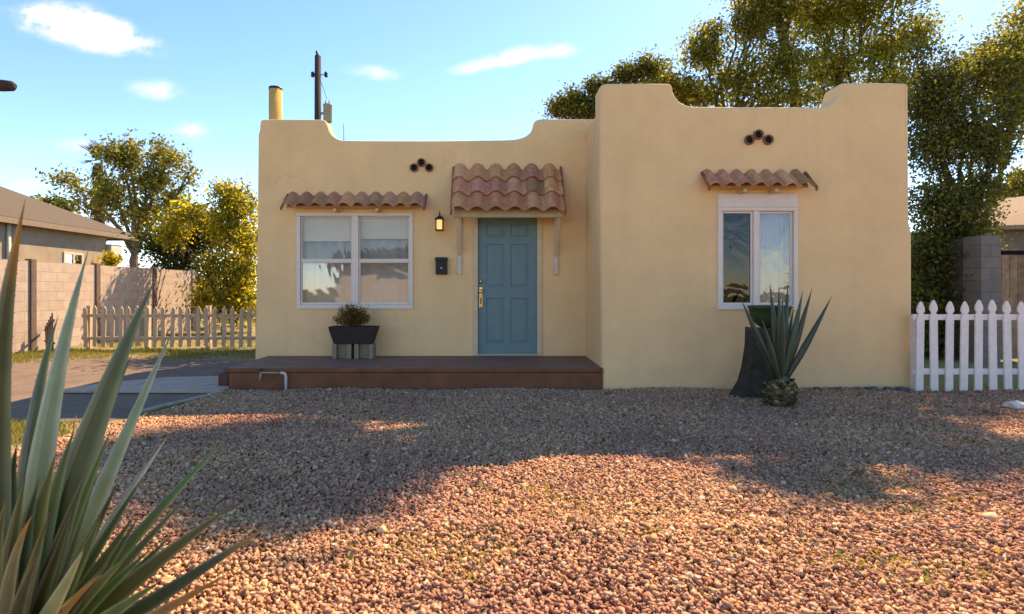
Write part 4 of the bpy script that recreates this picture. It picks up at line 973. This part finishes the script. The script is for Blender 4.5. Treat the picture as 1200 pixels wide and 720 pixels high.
for k in range(220):                                   # dead skirt
    z = wz(random.uniform(192, 275), Z); t_ = random.uniform(0, 6.28); c = Vector((pxp + .08 + .26*math.cos(t_), Z + .26*math.sin(t_), z)); ou = Vector((math.cos(t_), math.sin(t_), 0))
    q = random.uniform(.6, 1.4); m_.col = (.075*q, .06*q, .025*q); tn = Vector((-ou.y, ou.x, 0))*.05
    m_.add([c - tn, c + tn, c + ou*.16 + Vector((0, 0, -.5)), c + ou*.1 - tn + Vector((0, 0, -.4))], [(0, 1, 2, 3)])
m_.build('frond_skirt', M['leaf'], pt, tint=True)
Z = 16.5
tree('shrub', 'golden yellow leafy shrub tree between block wall and house', (wx(262, Z), Z, 0), P(262, 370, Z),
     [cl(278, 240, Z, 22, 22, 1.1), cl(266, 268, Z, 20, 22, .8), cl(290, 285, Z, 18, 36, 1.1), cl(280, 320, Z, 24, 26, 1.1), cl(226, 250, Z, 20, 11, .5), cl(205, 262, Z, 14, 8, .25), cl(252, 310, Z, 12, 20, .35), cl(282, 360, Z, 30, 26, 1), cl(240, 350, Z, 14, 22, .5), cl(262, 222, Z, 10, 8, .15), cl(200, 278, Z, 16, 10, .3)], 17000, .11, ye, m=M['leafy'], r0=.07, twig=.18, cat='shrub')
Z = 18.5
tree('shrub', 'dense dark green shrub behind end of tan block wall', (wx(205, Z), Z, 0), P(205, 335, Z),
     [cl(188, 286, Z, 24, 22, 1.1), cl(222, 285, Z, 34, 32, 1.7), cl(212, 325, Z, 46, 26, 1.2), cl(250, 270, Z, 24, 28, .7), cl(260, 350, Z, 40, 28, 1.2)], 15000, .12, dk, r0=.1, twig=.18, cat='shrub')
rk = thing('shrub', 'small yellow shrub against wall of low tan house beside pale cooler', 'shrub', (wx(131, 18.6), 18.6, 0))
leaves('foliage', M['leafy'], rk, [cl(131, 305, 18.6, 7, 10)], 500, .12, ye, .1)
m_ = MB(); m_.tube([(wx(131, 18.6), 18.6, -.05), (wx(131, 18.6), 18.6, wz(305, 18.6))], [.05, .02], 6); m_.build('stem', M['bark'], rk)

# behind the house, right
gl_ = [(.19, .175, .035), (.25, .21, .04), (.13, .13, .03), (.29, .23, .05)]
Z = 13.0
tree('tree', 'dark leafy tree peeping over roof beside taller wing', (wx(690, Z), Z, 0), P(690, 190, Z),
     [cl(672, 122, Z, 22, 14, .9), cl(700, 104, Z, 14, 10, .5), cl(690, 130, Z, 30, 14, .8), cl(652, 128, Z, 7, 8, .15), cl(735, 90, Z, 16, 12, .6), cl(760, 80, Z, 16, 12, .5)], 10000, .085, dk + md, r0=.06, twig=.12)
Z = 14.0
tree('tree', 'tall sunlit olive tree rising directly behind the taller wing', (wx(850, Z), Z, 0), P(850, 190, Z),
     [cl(775, 100, Z, 28, 20, 1), cl(825, 60, Z, 26, 24, 1.0), cl(815, 110, Z, 40, 20, 1.2), cl(870, 95, Z, 34, 28, 1.0), cl(835, 35, Z, 10, 8, .2), cl(880, 28, Z, 20, 22, .9), cl(905, 5, Z, 32, 20, 1.2), cl(920, 75, Z, 36, 36, 1.4), cl(870, -25, Z, 36, 18, .8), cl(900, 120, Z, 60, 20, 1.1),
      cl(905, -45, Z, 30, 20, .6)], 28000, .095, gl_ + md, m=M['leafy'], r0=.10, twig=.15)
Z = 15.0
tree('tree', 'broad dense olive tree behind right horn of taller wing parapet', (wx(1000, Z), Z, 0), P(995, 190, Z),
     [cl(960, 20, Z, 38, 30, 1.4), cl(1010, 10, Z, 42, 32, 1.5), cl(975, 75, Z, 46, 32, 1.5), cl(1035, 55, Z, 30, 30, .9), cl(1000, 115, Z, 60, 22, 1.2), cl(985, -50, Z, 70, 36, 1.8), cl(1050, 100, Z, 26, 30, .7), cl(1075, 40, Z, 22, 26, .6), cl(1060, -20, Z, 34, 30, .9)], 32000, .10, gl_ + olive, m=M['leafy'], r0=.13, twig=.17)
HI = [(270, 565, 80, .5, 11.0), (215, 545, 70, .5, 10.6), (340, 560, 60, .5, 11.2), (300, 530, 70, .5, 10.8), (390, 575, 50, .4, 11.0), (330, 510, 60, .5, 10.4), (170, 530, 50, .4, 10.8), (420, 545, 50, .4, 10.6), (350, 592, 36, .3, 11.4),
      (915, 562, 26, .10, 9.5), (985, 566, 18, .08, 9.8), (1125, 487, 40, .02, 9), (1204, 541, 14, .06, 9.5), (1112, 528, 16, .08, 9.3), (1100, 505, 18, .05, 9.1), (1118, 552, 14, .06, 9.6)]
hc = []
for px_h, py_h, rx_h, ry_h, h_h in HI:                  # crown clumps above the gravel they shade, along the sun's direction
    gp = G(px_h, py_h); hc.append(((gp.x + .56 * h_h, gp.y + .81 * h_h, h_h), (rx_h * gp.y / F * 1.1, ry_h, .45 if ry_h > .3 else .12), 1 if ry_h > .3 else .35))
tree('tree', 'very tall olive tree whose top spreads above the picture behind the wing', (8.2, 14.6, 0), Vector((7.9, 14.5, 6.5)), [((7.6, 14.6, 8.8), (1.2, 1, .8), 1)], 22000, .12, gl_ + olive, m=M['leafy'], r0=.2, twig=.2, high=hc, via=Vector((6.0, 13.8, 10.2)))
Z = 10.6
tree('tree', 'large dark tree with drooping leafy branches between house and grey block wall', (wx(1128, Z), Z, 0), P(1122, 300, Z),
     [cl(1100, 95, Z, 32, 34, .9), cl(1150, 85, Z, 34, 32, .9), cl(1090, 170, Z, 28, 38, 1.2), cl(1140, 165, Z, 32, 36, 1.1), cl(1105, 240, Z, 40, 38, 1.9), cl(1096, 300, Z, 34, 36, 1.7), cl(1145, 225, Z, 20, 26, .7), cl(1180, 130, Z, 22, 34, .6), cl(1195, 60, Z, 26, 30, .7), cl(1098, 350, Z, 40, 36, 2.2), cl(1095, 400, Z, 40, 30, 1.6), cl(1085, 120, Z, 26, 34, .9), cl(1120, 130, Z, 30, 30, .8), cl(1128, 280, Z, 26, 40, 1.2), cl(1165, 180, Z, 22, 26, .5), cl(1075, 60, Z, 14, 12, .15)], 58000, .07, dk + md + [(.15, .14, .035), (.18, .16, .04)], r0=.09, twig=.14)
Z = 12
lt = [(.20, .18, .04), (.26, .21, .05), (.14, .13, .03)]
tree('tree', 'leaning tree with sunlit yellow green leaves over board fence', (wx(1150, Z) - .2, Z, 0), P(1172, 205, Z),
     [cl(1190, 105, Z, 24, 34, 1), cl(1215, 60, Z, 34, 34, 1), cl(1225, 130, Z, 30, 34, .9), cl(1165, 65, Z, 28, 16, .5), cl(1200, 20, Z, 18, 16, .25)], 15000, .08, lt, m=M['leafy'], r0=.07, twig=.16)
# added low citrus, unseen behind the parapet, only to cast shade on the driveway
tree('tree', 'unseen round citrus tree added behind the house to shade the driveway', (-3.6, 12.9, 0), Vector((-3.7, 12.9, 1.8)), [((-3.9, 12.9, 2.95), (.9, 1.1, 1.0), 1), ((-3.6, 12.4, 3.1), (.8, .8, .7), .6), ((-2.6, 13.2, 2.9), (1.2, 1.2, 1.0), 1)], 9000, .13, dk, r0=.1)
Z = 30
tree('tree', 'feathery pale tree far beyond tan outbuilding roof', (wx(1185, Z), Z, 0), P(1185, 260, Z), [cl(1190, 215, Z, 12, 20), cl(1175, 225, Z, 9, 14), cl(1205, 220, Z, 12, 18)], 1600, .25, lt, r0=.1)

# across the street: what the window panes mirror
ah = thing('street_house', 'white house across the street mirrored in the window panes', 'house', (-3, -17, 0))
m_ = MB(); m_.box(-9.5, -2.2, -24, -17, -.1, 2.7); m_.build('wall', M['cream'], ah)
m_ = MB(); m_.add([(-10, -16.5, 2.6), (-1.7, -16.5, 2.6), (-1.7, -24.5, 2.6), (-10, -24.5, 2.6), (-10, -20.5, 4), (-1.7, -20.5, 4)], [(0, 1, 5, 4), (2, 3, 4, 5), (1, 2, 5), (3, 0, 4)]); m_.build('roof', M['shingle'], ah)
tree('tree', 'dark street tree mirrored in the panes of the taller wing', (7.5, -15, 0), Vector((7.5, -15, 1.8)), [((7.5, -15, 3.8), (2.2, 2, 1.9), 1), ((9.5, -15.5, 3), (1.8, 1.6, 1.5), 1), ((5.5, -15.4, 3.1), (1.6, 1.5, 1.2), .8)], 3500, .3, dk, r0=.2)

# ---------------------------------------------------------------- camera, light, sky
cam = bpy.data.cameras.new('camera'); co_ = bpy.data.objects.new('camera', cam); COL.objects.link(co_)
co_.location = (0, 0, H); co_.rotation_euler = (R(90), 0, 0)
cam.sensor_width = 36; cam.lens = 36 * F / 1200; cam.shift_x = (600 - CX) / 1200; cam.shift_y = -(360 - HZ) / 1200
cam.clip_end = 3000; cam.clip_start = .05
cam.dof.use_dof = True; cam.dof.focus_distance = 6.5; cam.dof.aperture_fstop = 4.0
S.camera = co_
sdir = Vector((.56, .81, 1.0)).normalized()
sun = bpy.data.lights.new('sun', 'SUN'); sun.energy = 3.2; sun.angle = R(.5); sun.color = (1, .82, .58)
so = bpy.data.objects.new('sun', sun); COL.objects.link(so); so.rotation_euler = sdir.to_track_quat('Z', 'Y').to_euler(); so.location = (6, 9, 12)
wd = bpy.data.worlds.new('World'); S.world = wd; wd.use_nodes = True; nt = wd.node_tree; Lk = nt.links.new
bg = nt.nodes['Background']
sky = N(nt, 'ShaderNodeTexSky', sky_type='NISHITA'); sky.sun_disc = False
sky.sun_elevation = math.asin(sdir.z); sky.sun_rotation = math.atan2(sdir.x, sdir.y)
sky.air_density = .8; sky.dust_density = .15; sky.ozone_density = 2.2; sky.altitude = 300
tc = N(nt, 'ShaderNodeTexCoord'); sp_ = N(nt, 'ShaderNodeSeparateXYZ'); Lk(tc.outputs['Generated'], sp_.inputs[0])
def MT(op, a, b_=None, c=None):
    n = N(nt, 'ShaderNodeMath', operation=op)
    for i, v in enumerate((a, b_, c)):
        if v is None: continue
        if hasattr(v, 'is_linked') or not isinstance(v, (int, float)): Lk(v, n.inputs[i])
        else: n.inputs[i].default_value = v
    return n.outputs[0]
yy_ = MT('MAXIMUM', sp_.outputs['Y'], .02)
u = MT('DIVIDE', sp_.outputs['X'], yy_); v = MT('DIVIDE', sp_.outputs['Z'], yy_)
cbn = N(nt, 'ShaderNodeCombineXYZ'); Lk(u, cbn.inputs[0]); Lk(MT('MULTIPLY', v, 1.9), cbn.inputs[1])
nz = N(nt, 'ShaderNodeTexNoise'); nz.inputs['Scale'].default_value = 9; nz.inputs['Detail'].default_value = 9; nz.inputs['Roughness'].default_value = .6; Lk(cbn.outputs[0], nz.inputs['Vector'])
tot = None
for (px, py, rx, ry, rot, amp) in [(92, 30, 72, 22, .22, 1.25), (130, 45, 55, 12, .2, 1.0), (50, 22, 40, 12, .1, .5), (185, 106, 42, 14, .1, .5), (225, 152, 30, 13, .2, .5), (195, 152, 18, 9, 0, .4), (445, 85, 48, 13, .12, .45), (590, 70, 58, 10, -.22, .75), (665, 58, 60, 11, -.12, .6), (75, 170, 60, 12, 0, .42), (40, 212, 60, 16, 0, .35)]:
    u0, v0 = (px - CX)/F, (HZ - py)/F
    du, dv = MT('SUBTRACT', u, u0), MT('SUBTRACT', v, v0)
    cr, sr = math.cos(-rot), math.sin(-rot)
    a_ = MT('MULTIPLY', MT('ADD', MT('MULTIPLY', du, cr), MT('MULTIPLY', dv, sr)), F/rx)
    b_ = MT('MULTIPLY', MT('SUBTRACT', MT('MULTIPLY', dv, cr), MT('MULTIPLY', du, sr)), F/ry)
    g_ = MT('MULTIPLY', MT('EXPONENT', MT('MULTIPLY', MT('ADD', MT('MULTIPLY', a_, a_), MT('MULTIPLY', b_, b_)), -1.0)), amp)
    tot = g_ if tot is None else MT('ADD', tot, g_)
cm = MT('MULTIPLY', tot, MT('ADD', MT('MULTIPLY', nz.outputs['Fac'], 3.2), -.95))
mr = N(nt, 'ShaderNodeMapRange', interpolation_type='SMOOTHSTEP'); Lk(cm, mr.inputs['Value']); mr.inputs['From Min'].default_value = .10; mr.inputs['From Max'].default_value = .85; mr.inputs['To Max'].default_value = .92
front = MT('GREATER_THAN', sp_.outputs['Y'], .05)
mx = N(nt, 'ShaderNodeMix', data_type='RGBA'); Lk(MT('MULTIPLY', mr.outputs['Result'], front), mx.inputs['Factor']); hs = N(nt, 'ShaderNodeHueSaturation'); hs.inputs['Saturation'].default_value = 1.2; Lk(sky.outputs['Color'], hs.inputs['Color']); Lk(hs.outputs['Color'], mx.inputs['A']); mx.inputs['B'].default_value = (4.0, 4.0, 4.2, 1)
Lk(mx.outputs['Result'], bg.inputs['Color']); bg.inputs['Strength'].default_value = .115
S.view_settings.view_transform = 'Standard'; S.view_settings.look = 'None'; S.view_settings.exposure = 1.76; S.view_settings.gamma = 1
S.view_settings.use_white_balance = True; S.view_settings.white_balance_temperature = 7900; S.view_settings.white_balance_tint = 18
S.cycles.max_bounces = 8; S.cycles.diffuse_bounces = 4; S.cycles.transparent_max_bounces = 12; S.cycles.use_denoising = True
for o in bpy.data.objects:
    if '_w' in o: del o['_w']
